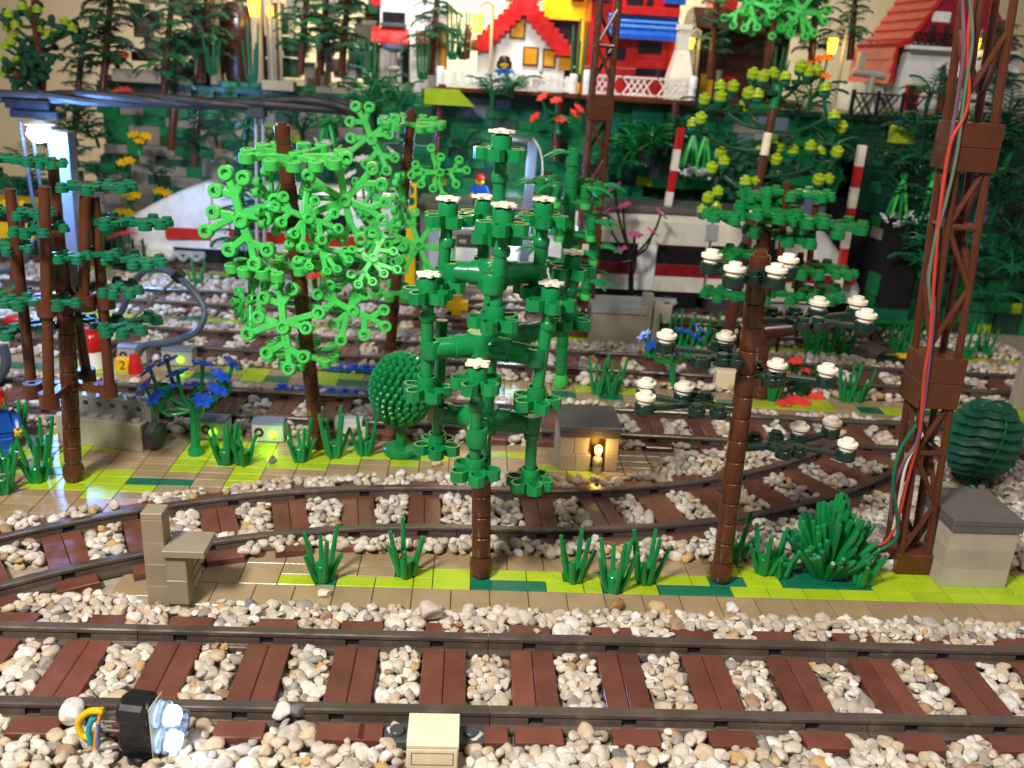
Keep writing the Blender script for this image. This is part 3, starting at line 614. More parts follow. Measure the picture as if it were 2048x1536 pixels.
# loose pebbles on tiles
def pebble_mb(seed, sub=3):
    rd = np.random.default_rng(seed); v, f = ICO[sub]; d = v.copy()
    for _ in range(7):
        n = rd.normal(size=3); n /= np.linalg.norm(n); h = rd.uniform(.55, .85); s_ = d@n; k = s_ > h; d[k] -= np.outer((s_[k]-h)*.8, n)
    for _ in range(5):
        c = rd.normal(size=3)*2.2; d *= (1+.055*np.sin(v@c+rd.uniform(0, 6)))[:, None]
    return d*np.array([1.15, .95, .8])*rd.uniform(.9, 1.1, 3), f
def ico(sub):
    g = (1+5**.5)/2; v = [(-1, g, 0), (1, g, 0), (-1, -g, 0), (1, -g, 0), (0, -1, g), (0, 1, g), (0, -1, -g), (0, 1, -g), (g, 0, -1), (g, 0, 1), (-g, 0, -1), (-g, 0, 1)]
    f = [(0, 11, 5), (0, 5, 1), (0, 1, 7), (0, 7, 10), (0, 10, 11), (1, 5, 9), (5, 11, 4), (11, 10, 2), (10, 7, 6), (7, 1, 8), (3, 9, 4), (3, 4, 2), (3, 2, 6), (3, 6, 8), (3, 8, 9), (4, 9, 5), (2, 4, 11), (6, 2, 10), (8, 6, 7), (9, 8, 1)]
    v = [np.array(p)/np.linalg.norm(p) for p in v]
    for _ in range(sub):
        mid = {}; nf = []
        def m(a, b):
            k = (min(a, b), max(a, b))
            if k not in mid: p = v[a]+v[b]; mid[k] = len(v); v.append(p/np.linalg.norm(p))
            return mid[k]
        for a, b, c in f: x, y, z = m(a, b), m(b, c), m(c, a); nf += [(a, x, z), (b, y, x), (c, z, y), (x, y, z)]
        f = nf
    return np.array(v), np.array(f)
ICO = {k: ico(k) for k in (1, 2, 3)}
for i, (px, py, r, l) in enumerate([(648, 1193, .3, 'pale loose pebble on the front paving below the leftmost grass tuft'), (1232, 1218, .42, 'rusty brown loose pebble on the front paving below the nearest tuft'), (1316, 1222, .4, 'yellowish loose pebble at the front paving edge'), (1463, 1222, .34, 'small pale loose pebble at the front paving edge left of the mast'),
                                   (140, 1437, .55, 'round white pebble lying on a brown sleeper end left of the twin lamp'), (566, 1433, .4, 'smooth white pebble resting against the front rail'), (595, 1431, .38, 'dark grey pebble beside the white one at the front rail'), (875, 932, .3, 'loose pebble on the paving in front of the ball bush'), (545, 925, .3, 'grey loose pebble on lime tiles left of the bright green tree'), (860, 1235, .62, 'large pinkish oval pebble by the far front rail')]):
    v, f = pebble_mb(900+i); mb = MB(); mb.add(v*r, [tuple(q) for q in f])
    z = .8 if py > 1400 else (.4 if py < 1230 else .9); p = G(px, py, z); p.z += r*.62
    tag(obj('pebble', mb, ['stone_white', 'stone_rust', 'stone_tan', 'stone_white', 'stone_white', 'stone_white', 'stone_grey', 'stone_tan', 'stone_grey', 'stone_pink'][i], None, T(p.x, p.y, p.z, i*1.3), 70), l, 'pebble')
# ================================================================ trees and plants
def rel(root, p): return Vector(p)-Vector([c/S for c in root.location])
def m_cup(): return MB().lathe([(0, 0), (.26, 0), (.34, .08), (.5, .2), (.52, .3), (.52, .95), (.5, 1.0), (.42, 1.0), (.42, .8), (0, .8)], 22)
def m_petal():
    po = [(.0, -.34), (.5, -.46), (.86, -.3), (.98, 0), (.86, .3), (.5, .46), (0, .34)]; pi_ = [(.14, -.22), (.5, -.32), (.76, -.2), (.84, 0), (.76, .2), (.5, .32), (.14, .22)]
    return MB().ring(po, pi_, 0, .52)
def whorl(root, p, blossom=None, n=5, spin=0.0, mat='treegreen', up=(0, 0, 1)):
    A = axis(rel(root, p), up, spin)
    c = part('cup', 'cup', m_cup, mat, root, A @ Matrix.Diagonal((.9, .9, 1, 1)))
    for k in range(n): part('petal', 'petal', m_petal, mat, c, T(0, 0, -.06, 2*PI*k/n) @ Matrix.Translation((.42, 0, 0)))
    if blossom: part('blossom', 'flower', m_flower, blossom, c, Matrix.Translation((0, 0, 1.12)) @ Matrix.Rotation(spin, 4, 'Z')); part('blossom_stalk', 'bstalk', lambda: MB().lathe([(0, .78), (.34, .8), (.36, 1.1), (0, 1.12)], 14), mat, c)
    return c
# ---- central tree
cb = Vector((-.08, 8.95, .4))
ct = thing('flower_tree', 'tall dark green tree with ring shaped petals and flat cream blossoms', 'tree', cb)
trunk(ct, cb, P(963, 905, 9)); tt = P(990, 520, 9)
obj('column', MB().cyl(rel(ct, P(963, 930, 9)), rel(ct, tt), .45, .42, 18), 'treegreen', ct)
STEMS = [((1002, 305), (994, 470), .0, 1), ((896, 437), (884, 565), .6, 1), ((1006, 452), (989, 640), -2.2, 1), ((967, 432), (966, 540), 2.2, 1), ((1086, 437), (1075, 575), .9, 1),
         ((856, 587), (853, 778), -.6, 1), ((1100, 605), (1072, 800), -.9, 1), ((954, 765), (949, 940), -3.0, 1), ((884, 640), (874, 890), 1.0, 0), ((1066, 830), (1059, 960), -.2, 0), ((1143, 540), (1138, 640), 3.2, 1)]
for i, (a, b, dy, bl) in enumerate(STEMS):
    p, q = P(a[0], a[1], 9+dy), P(b[0], b[1], 9+dy)
    d = obj('stem', MB().tube([rel(ct, p), rel(ct, q)], .3, 12, 1), 'treegreen', ct)
    if bl: whorl(ct, p-Vector((0, 0, .25)), 'offwhite', 5, i*.7)
    part('collar', 'collar', lambda: MB().lathe([(0, 0), (.34, 0), (.4, .1), (.4, .35), (.34, .45), (0, .45)], 16), 'treegreen', ct, Matrix.Translation(rel(ct, p)+Vector((0, 0, -1.35))))
    whorl(ct, q-Vector((0, 0, .3)), None, 6 if i == 9 else 5, i*1.1+.3)
for (hx, hy), ends in [((985, 548), [((905, 548), .6), ((1072, 548), .9), ((985, 560), -2.2), ((968, 540), 2.2)]), ((962, 690), [((862, 705), -.6), ((1070, 725), -.9), ((1120, 640), 3.2)]), ((968, 838), [((888, 838), 1.0), ((1062, 846), -.2), ((955, 850), -3.0)])]:
    h = rel(ct, P(hx, hy, 9)); obj('hub', MB().lathe([(0, -.7), (.7, -.7), (.75, -.6), (.75, .6), (.7, .7), (0, .7)], 18, Matrix.Translation(h)), 'treegreen', ct)
    for e, dy in ends:
        q = rel(ct, P(e[0], e[1], 9+dy)); q.z = h.z+(q.z-h.z)*.35; d = (q-h)
        if d.length < .9: continue
        a = obj('arm', MB().cyl(h, h+d*.55, .6, .6, 18).cyl(h+d*.5, h+d*.92, .52, .52, 18), 'treegreen', ct)
        obj('clip', MB().lathe([(.29, -.45), (.5, -.45), (.52, -.4), (.52, .4), (.5, .45), (.29, .45), (.29, -.45)], 16, Matrix.Translation(q)), 'treegreen', a)
# ---- white blossom tree
wb = Vector((13.0, 9.12, .4)); wt = P(1521, 512, 9.1)
tr = thing('blossom_tree', 'brown trunked tree with very dark green branches and white button blossoms', 'tree', wb)
trunk(tr, wb, wt)
ax_ = (wt-wb)
def on_axis(z): return wb+ax_*((z-wb.z)/ax_.z)
def knob(mb, p, h=.42, n=14): mb.lathe([(0, 0), (.42, 0), (.44, .04), (.44, h-.03), (.41, h), (.29, h), (.29, h+.18), (0, h+.18)], n, Matrix.Translation(p))
def limb(root, c, tips, mat='darkgreen', side=True, name='branch'):
    """flat branch from c (layout coordinates) out to tips, all at one height"""
    mb = MB(); c = rel(root, c)
    tips = [rel(root, t) for t in tips]; m = sum(tips, Vector())/len(tips); j = c.lerp(m, .55)
    def b2(a, b, w_):
        d = b-a; ang = math.atan2(d.y, d.x); L = math.hypot(d.x, d.y); mb.box(0, -w_/2, 0, L, w_/2, .26, .05, Matrix.Translation(a) @ Matrix.Rotation(ang, 4, 'Z') @ Matrix.Rotation(-math.atan2(d.z, max(L, .01)), 4, 'Y'))
    b2(c, j, .55)
    for q in tips: b2(j, q, .4); knob(mb, q-Vector((0, 0, .12)))
    if side:
        d = (j-c).normalized(); n = Vector((-d.y, d.x, 0))
        for s_, f in ((1, .55), (-1, .75), (1, 1.0), (-1, 1.05)):
            q = c.lerp(j, f)+n*s_*.95; b2(c.lerp(j, f-.15), q, .34); knob(mb, q-Vector((0, 0, .1)))
    return obj(name, mb, mat, root)
LV = [(545, [(1420, 532), (1465, 560)], []), (548, [(1572, 540), (1548, 562)], []), (632, [(1633, 624), (1710, 622), (1727, 650)], []), (700, [(1330, 690), (1448, 692), (1400, 720)], [1400]), (735, [(1488, 722), (1550, 748), (1650, 758)], []), (800, [(1288, 812), (1365, 792), (1290, 785)], []), (880, [(1595, 870), (1660, 860), (1690, 905)], [])]
for cy, tips, no in LV:
    f = (cy-1160)/(512-1160); c = wb+ax_*f; z = c.z
    tw = []
    for tx, ty in tips: q = G(tx, ty+10, z); tw.append(q)
    br = limb(tr, c, tw)
    for (tx, ty), q in zip(tips, tw):
        part('bud_cup', 'budcup', lambda: MB().lathe([(0, 0), (.47, 0), (.5, .04), (.5, .5), (.47, .54), (0, .54)], 18), 'darkgreen', tr, Matrix.Translation(rel(tr, q)+Vector((0, 0, -.1))))
        if tx not in no: part('blossom', 'rp', m_round_plate, 'offwhite', tr, Matrix.Translation(rel(tr, q)+Vector((0, 0, .45))))
# ---- left tree with vertical bars
lb = Vector((-25.4, 18.53, .4)); lt = P(126, 505, 18.5)
tl = thing('bar_tree', 'brown tree of upright bars with small green leaf plates at the left', 'tree', lb)
trunk(tl, lb, lt, 'brown')
obj('trunk_block', MB().box(-.65, -.65, 0, .65, .65, 1.9, .06), 'darkbrown', tl, Matrix.Translation(rel(tl, P(128, 575, 18.5))))
BARS = [((20, 377), (62, 758), -1.2), ((89, 372), (98, 795), -2.6), ((105, 318), (122, 508), 0.0), ((171, 391), (168, 600), -1.2), ((189, 393), (219, 770), -.6), ((150, 610), (172, 740), 1.6), ((40, 430), (30, 560), 1.8)]
for a, b, dy in BARS: obj('upright_bar', MB().cyl(rel(tl, P(a[0], a[1], 18.5+dy)), rel(tl, P(b[0], b[1], 18.5+dy)), .3, .3, 12), 'brown', tl)
for cy, ends in ((592, [((30, 575), -1.2), ((90, 590), -2.6), ((170, 595), -1.2), ((208, 570), -.6), ((150, 610), 1.6)]), (768, [((62, 750), -1.2), ((97, 790), -2.6), ((215, 765), -.6), ((172, 735), 1.6)])):
    c = rel(tl, P(131 if cy < 700 else 137, cy, 18.5))
    for e, dy in ends:
        q = rel(tl, P(e[0], e[1], 18.5+dy)); q.z = c.z; d = q-c
        obj('branch_arm', MB().box(0, -.3, -.25, d.length, .3, .25, .06, Matrix.Translation(c) @ Matrix.Rotation(math.atan2(d.y, d.x), 4, 'Z')).lathe([(.2, -.45), (.52, -.45), (.52, .45), (.2, .45), (.2, -.45)], 14, Matrix.Translation(q)), 'brown' if dy < 0 else 'darkbrown', tl)
for i, (px, py, dy, sc) in enumerate([(35, 328, -1.2, .95), (100, 332, -.5, .75), (195, 382, -1.2, 1.05), (45, 432, -1.2, 1.0), (82, 466, -2.6, .9), (260, 452, -.6, 1.15), (20, 500, -1.2, .85), (175, 518, -1.6, .95), (270, 526, -.6, 1.05), (5, 600, -1.5, .95), (85, 612, -2.6, 1.05), (240, 582, -.6, 1.0), (30, 664, -1.2, 1.1), (185, 648, .8, .75), (265, 656, -.6, 1.15)]):
    frond(tl, P(px, py, 18.5+dy), (0, 0, 1), i*1.9, 'tealleaf', 'small', sc*.88, 'leaf_plate', False)
# ---- bright green trees
def bright_tree(label, base, top, Y, fr):
    t = thing('bright_tree', label, 'tree', base, 'bright green leaf trees'); trunk(t, base, top)
    ax2 = Vector(top)-Vector(base)
    for px, py, dy, n, sp, *sc in fr:
        p = P(px, py, Y+dy); f = frond(t, p, n, sp, 'bright', 'big2' if (px+py) % 4 else 'big', (sc[0] if sc else 1.0)*(.82+.09*(px % 4)))
        if Vector(n).normalized().z < .8:
            k = max(.05, min(.98, (p.z-base.z)/ax2.z)); q = Vector(base)+ax2*k
            obj('twig', MB().tube([rel(t, p), rel(t, q)], .17, 8, 1), 'bright', t)
    return t
b1 = Vector((-11.33, 24.72, .4))
bright_tree('bright green leafy tree leaning left in front of the blue plate', b1, P(566, 275, 24.7), 24.7, [
    (590, 322, 0, (.02, -.1, 1), .4, 1.12), (487, 440, -1.6, (-.15, -1, .05), .3, 1.0), (612, 438, -2.2, (.55, -.8, .25), 1.2), (690, 398, .2, (.1, -1, -.1), 2.0, .98), (555, 540, -.6, (-.05, -.1, 1), 2.2, .95),
    (540, 400, -1.0, (.95, -.35, .15), .8, .85), (640, 500, -1.6, (.4, -.6, .75), 3.0, .9), (570, 655, -2.2, (-.1, -.9, .25), .2, 1.05), (705, 622, -.8, (.25, -.95, .2), 1.1, 1.02), (600, 712, .2, (.05, -.05, 1), 1.0, 1.1),
    (700, 560, 1.5, (.3, -.4, .85), 1.7, .8), (510, 600, .5, (-.7, -.6, .3), 1.9, .8), (745, 520, .3, (.2, -.8, .55), 2.6, .85)])
b2 = Vector((-8.34, 46.55, .4))
bright_tree('second bright green tree standing farther back left of the central tree', b2, P(822, 228, 46.5), 46.5, [
    (820, 252, 0, (.02, -.12, 1), 1.1, 1.2), (746, 280, -1.2, (-.1, -1, .1), .5, 1.1), (880, 345, -1.0, (.05, -1, .1), 1.7, 1.1), (800, 400, -1.0, (.97, -.25, .1), .3, 1.05), (838, 490, -1.4, (.05, -1, .15), 2.2, 1.05), (770, 480, -.6, (-.4, -.8, .3), .9, 1.05),
    (815, 590, 0, (0, -.1, 1), 2.0, 1.0), (750, 380, .4, (-.6, -.7, .2), 2.7, .95)])
# ---- palm with bowed leaves
pb = Vector((6.83, 38.9, .4)); ptop = P(1143, 345, 38.9)
pt = thing('palm', 'green stemmed palm with tiers of bowed leaves right of the central tree', 'palm', pb)
trunk(pt, pb, ptop, 'green', 'bright')
def m_blade():
    mb = MB(); mb.tube([(.35, 0, .75), (.9, 0, .95), (1.6, .05, .85), (2.3, .1, .45)], [.1, .14, .17, .19, .2, .2, .19, .17, .15, .12, .09, .07, .05], 7); mb.v = [(x, y*1.5, .75+(z-.75)*.9) for x, y, z in mb.v]; return mb
for lv, (py, n) in enumerate([(390, 6), (455, 5), (510, 5), (570, 5)]):
    c = P(1140-(py-345)*.06, py, 38.9)
    for k in range(n):
        a = 2*PI*k/n+lv*.6; d = Vector((math.cos(a), math.sin(a), 0)); q = c+d*2.3
        s_ = obj('leaf_stem', MB().tube([rel(pt, c+Vector((0, 0, -.5))), rel(pt, q+Vector((0, 0, -.5)))], .17, 8, 1), 'green', pt)
        part('socket', 'psock', lambda: MB().lathe([(0, -.3), (.34, -.3), (.34, .1), (.44, .15), (.44, 1.0), (.3, 1.04), (.3, 1.2), (0, 1.2)], 14), 'green', pt, Matrix.Translation(rel(pt, q)))
        part('bright_knob', 'pknob', lambda: MB().lathe([(0, 0), (.4, 0), (.42, .05), (.42, .45), (0, .5)], 12), 'bright', pt, Matrix.Translation(rel(pt, q)+Vector((0, 0, -.75))))
        for sg in (-.35, .35): part('leaf_blade', 'pblade', m_blade, 'green', pt, Matrix.Translation(rel(pt, q)) @ Matrix.Rotation(a+sg, 4, 'Z'))
part('crown_socket', 'psock', lambda: None, 'green', pt, Matrix.Translation(rel(pt, ptop)+Vector((0, 0, .4))) @ Matrix.Scale(1.2, 4))
for k in range(3): part('leaf_blade', 'pblade', m_blade, 'green', pt, Matrix.Translation(rel(pt, ptop)+Vector((0, 0, .6))) @ Matrix.Rotation(2.6+k*.5, 4, 'Z'))
# ---- plate tree behind the blossom tree
nb = Vector((24.1, 38.4, .4))
nt_ = thing('plate_tree', 'dark brown tree with stacked green leaf plates behind the white blossom tree', 'tree', nb)
trunk(nt_, nb, P(1528, 470, 38.4), 'brown', None, True, 1.2)
for a, b, dy in [((1575, 362), (1560, 520), -.8), ((1632, 408), (1615, 560), -.4), ((1545, 480), (1535, 600), 1), ((1602, 505), (1592, 600), 0.5)]: obj('upright_bar', MB().cyl(rel(nt_, P(*a, 38.4+dy)), rel(nt_, P(*b, 38.4+dy)), .26, .26, 10), 'brown', nt_)
for i, (px, py, dy, sc) in enumerate([(1595, 395, -.8, 1.1), (1530, 430, -1.4, 1.3), (1480, 440, -1.2, 1.2), (1585, 440, -.6, 1.3), (1655, 462, -.4, 1.4), (1560, 480, -.5, 1.3), (1620, 545, -.2, 1.2), (1650, 545, .2, 1.0), (1480, 515, -.8, 1.1), (1470, 600, -.5, 1.1), (1640, 590, .4, 1.2), (1600, 600, .0, 1.1), (1520, 400, .8, 1.0)]):
    frond(nt_, P(px, py, 38.4+dy), (0, -.05, 1), i*1.7, 'green', 'small', sc*1.15, 'leaf_plate', False)
obj('branch_stub', MB().cyl(rel(nt_, P(1530, 660, 38.4)), rel(nt_, P(1590, 655, 37.6)), .75, .65, 14), 'darkbrown', nt_)
# ---- fruit tree with lime buttons
fb = Vector((23.5, 48.5, .4)); ft = P(1556, 170, 50)
fr = thing('fruit_tree', 'tree with dark limbs and lime yellow round fruit above the train', 'tree', fb)
for k, (za, zb, m) in enumerate([(0, .25, 'brown'), (.25, .42, 'darkbrown'), (.42, .55, 'brown'), (.55, .64, 'tan'), (.64, .76, 'brown'), (.76, .84, 'tan'), (.84, .92, 'brown'), (.92, 1, 'green')]):
    a = fb.lerp(ft, za); b = fb.lerp(ft, zb); obj('trunk_piece', MB().cyl(rel(fr, a), rel(fr, b-(b-a)*.02), .58-.2*za, .56-.2*za, 14), m, fr)
FR = [(1505, 155), (1525, 160), (1545, 155), (1570, 163), (1600, 140), (1615, 150), (1630, 148), (1440, 180), (1465, 180), (1440, 200), (1408, 205), (1495, 193), (1515, 197), (1487, 218), (1400, 243), (1385, 255), (1650, 185), (1668, 240), (1680, 260), (1520, 303), (1525, 320), (1545, 290), (1557, 300), (1585, 308), (1550, 325), (1620, 300), (1640, 312), (1672, 310), (1440, 313), (1447, 330), (1422, 342), (1490, 370), (1510, 368), (1435, 390), (1415, 402), (1405, 427), (1432, 423), (1635, 365), (1655, 365)]
rd = random.Random(5)
HUBS = [(1537, 185), (1440, 215), (1490, 215), (1395, 260), (1600, 165), (1655, 235), (1545, 325), (1645, 325), (1440, 345), (1490, 385), (1420, 420), (1640, 380)]
hubs = []
for hx_, hy_ in HUBS:
    q = P(hx_, hy_, 50+rd.uniform(-1.5, 1.5)); k = max(.3, min(.97, (q.z-fb.z-1.5)/(ft-fb).z)); c = fb+(ft-fb)*k; hubs.append(q)
    obj('bough', MB().tube([rel(fr, c), rel(fr, c.lerp(q, .5)+Vector((0, 0, rd.uniform(-.6, .2)))), rel(fr, q)], .17, 7, 3), 'leafdark', fr)
    for k in range(3): a = rd.uniform(0, 6.3); part('leaf_knob', 'lknob', lambda: MB().lathe([(0, 0), (.42, 0), (.44, .05), (.44, .4), (0, .45)], 10), 'leafdark', fr, Matrix.Translation(rel(fr, q)+Vector((math.cos(a)*.7, math.sin(a)*.7, -.2))))
for i, (px, py) in enumerate(FR):
    kk = min(range(len(HUBS)), key=lambda j_: (HUBS[j_][0]-px)**2+(HUBS[j_][1]-py)**2); c = hubs[kk]; q = P(px, py, c.y+rd.uniform(-1, 1))
    obj('limb', MB().tube([rel(fr, c), rel(fr, c.lerp(q, .6)+Vector((0, 0, -.5))), rel(fr, q-Vector((0, 0, .4)))], .15, 6, 3), 'tealgreen' if i % 3 else 'leafdark', fr)
    part('fruit_cup', 'fcup', lambda: MB().lathe([(0, -.5), (.3, -.5), (.5, -.2), (.5, .0), (0, .02)], 12), 'tealgreen', fr, Matrix.Translation(rel(fr, q)))
    part('fruit', 'fruit', lambda: MB().lathe([(0, 0), (.45, 0), (.54, .06), (.54, .3), (.46, .36), (.54, .42), (.54, .6), (.4, .68), (.28, .7), (.26, .88), (0, .9)], 14), 'lime', fr, Matrix.Translation(rel(fr, q)) @ Matrix.Rotation(rd.uniform(-.5, .5), 4, 'X'))
for i in range(8):
    q = P(rd.uniform(1440, 1640), rd.uniform(230, 400), 50+rd.uniform(1, 3)); frond(fr, q, (rd.uniform(-.4, .4), rd.uniform(-.4, .2), 1), rd.uniform(0, 6), 'leafdark', 'small', 1.1, 'leaf_plate', False)
    k = max(.3, min(.97, (q.z-fb.z-1)/(ft-fb).z)); obj('limb', MB().tube([rel(fr, fb+(ft-fb)*k), rel(fr, q)], .15, 6, 1), 'leafdark', fr)
# ---- masts
def mast(label, base, top, half, boxes, mat='brown', leg=.2):
    t = thing('lattice_mast', label, 'mast', base, 'brown lattice masts'); d = top-base; L = d.length; A = axis(Vector(), d)
    A = Matrix(((1, 0, d.x/d.z, 0), (0, 1, d.y/d.z, 0), (0, 0, 1, 0), (0, 0, 0, 1))); H = d.z
    obj('base_block', MB().box(-half-.3, -half-.3, 0, half+.3, half+.3, 1.25, .05), mat, t)
    c = [(-half, -half), (half, -half), (half, half), (-half, half)]
    for x, y in c: obj('leg', MB().cyl(A @ Vector((x, y, .9)), A @ Vector((x, y, H)), leg, leg, 10), mat, t)
    z, k = 1.3, 0; stp = half*3.9
    while z+stp < H:
        if not any(a-.4 < z+stp/2 < b+.4 for a, b in boxes):
            for i in range(4):
                p, q = c[i], c[(i+1) % 4]
                if (i+k) % 2: p, q = q, p
                obj('brace', MB().cyl(A @ Vector((*p, z)), A @ Vector((*q, z+stp)), leg*.72, None, 8), mat, t)
            for i in range(4): obj('cross_bar', MB().cyl(A @ Vector((*c[i], z+stp)), A @ Vector((*c[(i+1) % 4], z+stp)), leg*.8, None, 8), mat, t) if k % 2 else None
        z += stp; k += 1
    for a, b in boxes:
        n = max(1, round((b-a)/1.2))
        for i in range(n): obj('box_brick', MB().box(-half-.32, -half-.32, a+(b-a)*i/n+.005, half+.32, half+.32, a+(b-a)*(i+1)/n-.005, .03, Matrix.Translation(A @ Vector((0, 0, (a+b)/2))-Vector((0, 0, (a+b)/2)))), mat, t)
    return t
m1b = Vector((24.4, 11.3, .4)); m1t = P(1985, -60, 11.3)
mast('tall brown lattice mast with wires at the right edge', m1b, m1t, .78, [(P(1880, 805, 11.3).z-.4, P(1880, 705, 11.3).z-.4), (P(1960, 342, 11.3).z-.4, P(1960, 245, 11.3).z-.4)])
m2b = Vector((10.3, 55.2, .4)); m2t = P(1222, -40, 55.2)
mast('distant brown lattice mast between the picket and lattice fences', m2b, m2t, .85, [(P(1200, 240, 55).z-.4, P(1200, 190, 55).z-.4), (P(1180, 485, 55).z-.4, P(1180, 455, 55).z-.4)], 'brown', .24)
Yw = 10.1
def wire(label, pts, mat, r=.11): tag(obj('wire', MB().tube([P(x, y, yy) for x, y, yy in pts], r, 8), mat), label, 'wire')
wire('orange red wire running down the right mast', [(1947, -20, Yw), (1935, 90, Yw), (1938, 190, Yw), (1925, 240, Yw), (1900, 290, Yw), (1880, 420, Yw), (1868, 560, Yw), (1860, 680, Yw), (1850, 740, Yw), (1845, 800, Yw), (1838, 870, Yw), (1815, 960, Yw), (1795, 1040, Yw), (1770, 1085, Yw), (1730, 1090, Yw+.5)], 'wirered', .09)
wire('grey green wire running down the right mast', [(1938, -20, Yw-.1), (1945, 80, Yw-.1), (1930, 180, Yw), (1915, 300, Yw), (1893, 400, Yw), (1870, 480, Yw), (1858, 560, Yw), (1862, 620, Yw)], 'wiregreen', .08)
wire('green wire bowing out at the foot of the right mast', [(1832, 850, Yw), (1800, 900, Yw-.3), (1786, 960, Yw-.4), (1792, 1020, Yw-.2), (1795, 1070, Yw), (1770, 1095, Yw), (1745, 1100, Yw+.3)], 'tealgreen', .09)
wire('purple wire bowing out at the foot of the right mast', [(1925, -20, Yw+.2), (1928, 90, Yw), (1925, 130, Yw), (1872, 470, Yw+.3), (1856, 560, Yw+.2), (1868, 620, Yw), (1840, 860, Yw), (1810, 920, Yw-.2), (1785, 980, Yw-.2), (1782, 1040, Yw)], 'wirepurple', .09)
wire('white wire bowing out at the foot of the right mast', [(1842, 850, Yw+.1), (1836, 880, Yw), (1812, 930, Yw-.2), (1798, 1000, Yw-.1), (1786, 1060, Yw)], 'wirewhite', .08)
# ---- flowering plants
def flower_plant(name, label, base, heads, Y, mat, stem='green', r=1.0, hub=None, cups=True, cat='flower plant'):
    t = thing(name, label, cat, base); hub = rel(t, hub) if hub is not None else Vector((0, 0, 2.2))
    obj('main_stem', MB().cyl((0, 0, 0), hub, .32, .28, 12), stem, t); obj('foot', MB().lathe([(0, 0), (.5, 0), (.5, .3), (.34, .6), (0, .6)], 14), stem, t)
    for i, (px, py, dy) in enumerate(heads):
        q = rel(t, P(px, py, Y+dy)); c = q+Vector((0, 0, -1.3)); c = c.lerp(hub, .25)
        obj('stalk', MB().tube([hub, c, q], .13, 7, 3), stem, t)
        if cups and i % 3 == 0: part('cup', 'cup', m_cup, stem, t, Matrix.Translation(c-Vector((0, 0, .4))))
        n = Vector((q.x-hub.x, q.y-hub.y-.3, 3.0)); part('flower_head', ('flower', 'h'), m_flower, mat, t, axis(q, n, i) @ Matrix.Diagonal((r, r, 1.2, 1)))
    return t
flower_plant('flower_plant', 'plant with dark blue flower heads behind the left paving', G(392, 908), [(300, 738, 0), (335, 724, 1), (355, 747, .4), (290, 772, -.4), (340, 776, .3), (312, 796, -1), (390, 770, 1), (405, 802, -1), (405, 728, .8), (465, 728, .8), (440, 752, 0), (435, 780, -.3)], 23.2, 'flowerblue', 'treegreen', 1.1, P(388, 820, 23.2))
flower_plant('flower_plant', 'small plant with bright blue flowers left of the white blossom tree', G(1345, 775), [(1290, 672, 0), (1305, 690, -.5), (1365, 662, .5), (1390, 672, 0), (1400, 660, .6), (1345, 700, -.4)], 39.5, 'blue', 'green', 1.1, P(1345, 725, 39.5))
t = flower_plant('flower_plant', 'dark spiky plant with red flowers beside the plate tree', G(1600, 792), [(1592, 723, 0), (1575, 755, -.5), (1612, 742, .4), (1560, 768, .2)], 39, 'flowerred', 'leafdark', 1.0, P(1598, 765, 39), False)
for k in range(16):
    a = k*2.4; obj('spike_leaf', MB().tube([(0, 0, .3), (math.cos(a)*.8, math.sin(a)*.8, 1.3), (math.cos(a)*1.5, math.sin(a)*1.5, 2.2+.6*(k % 3))], [.2, .22, .22, .2, .18, .15, .12, .08, .05], 6), 'leafdark', t)
for i, (px, py) in enumerate([(1568, 807), (1588, 802), (1605, 806), (1632, 795)]):
    tag(part('fallen_flower', ('flower', 'f'), m_flower, 'flowerred', None, Matrix.Translation(G(px, py, .5)) @ Matrix.Rotation(.25*i, 4, 'X') @ Matrix.Scale(1.15, 4)), ['leftmost red flower lying on the paving', 'red flower lying second from the left on the paving', 'red flower lying third from the left on the paving', 'red flower tipped on its edge at the right of the fallen ones'][i], 'flower', 'red flowers lying on the paving')
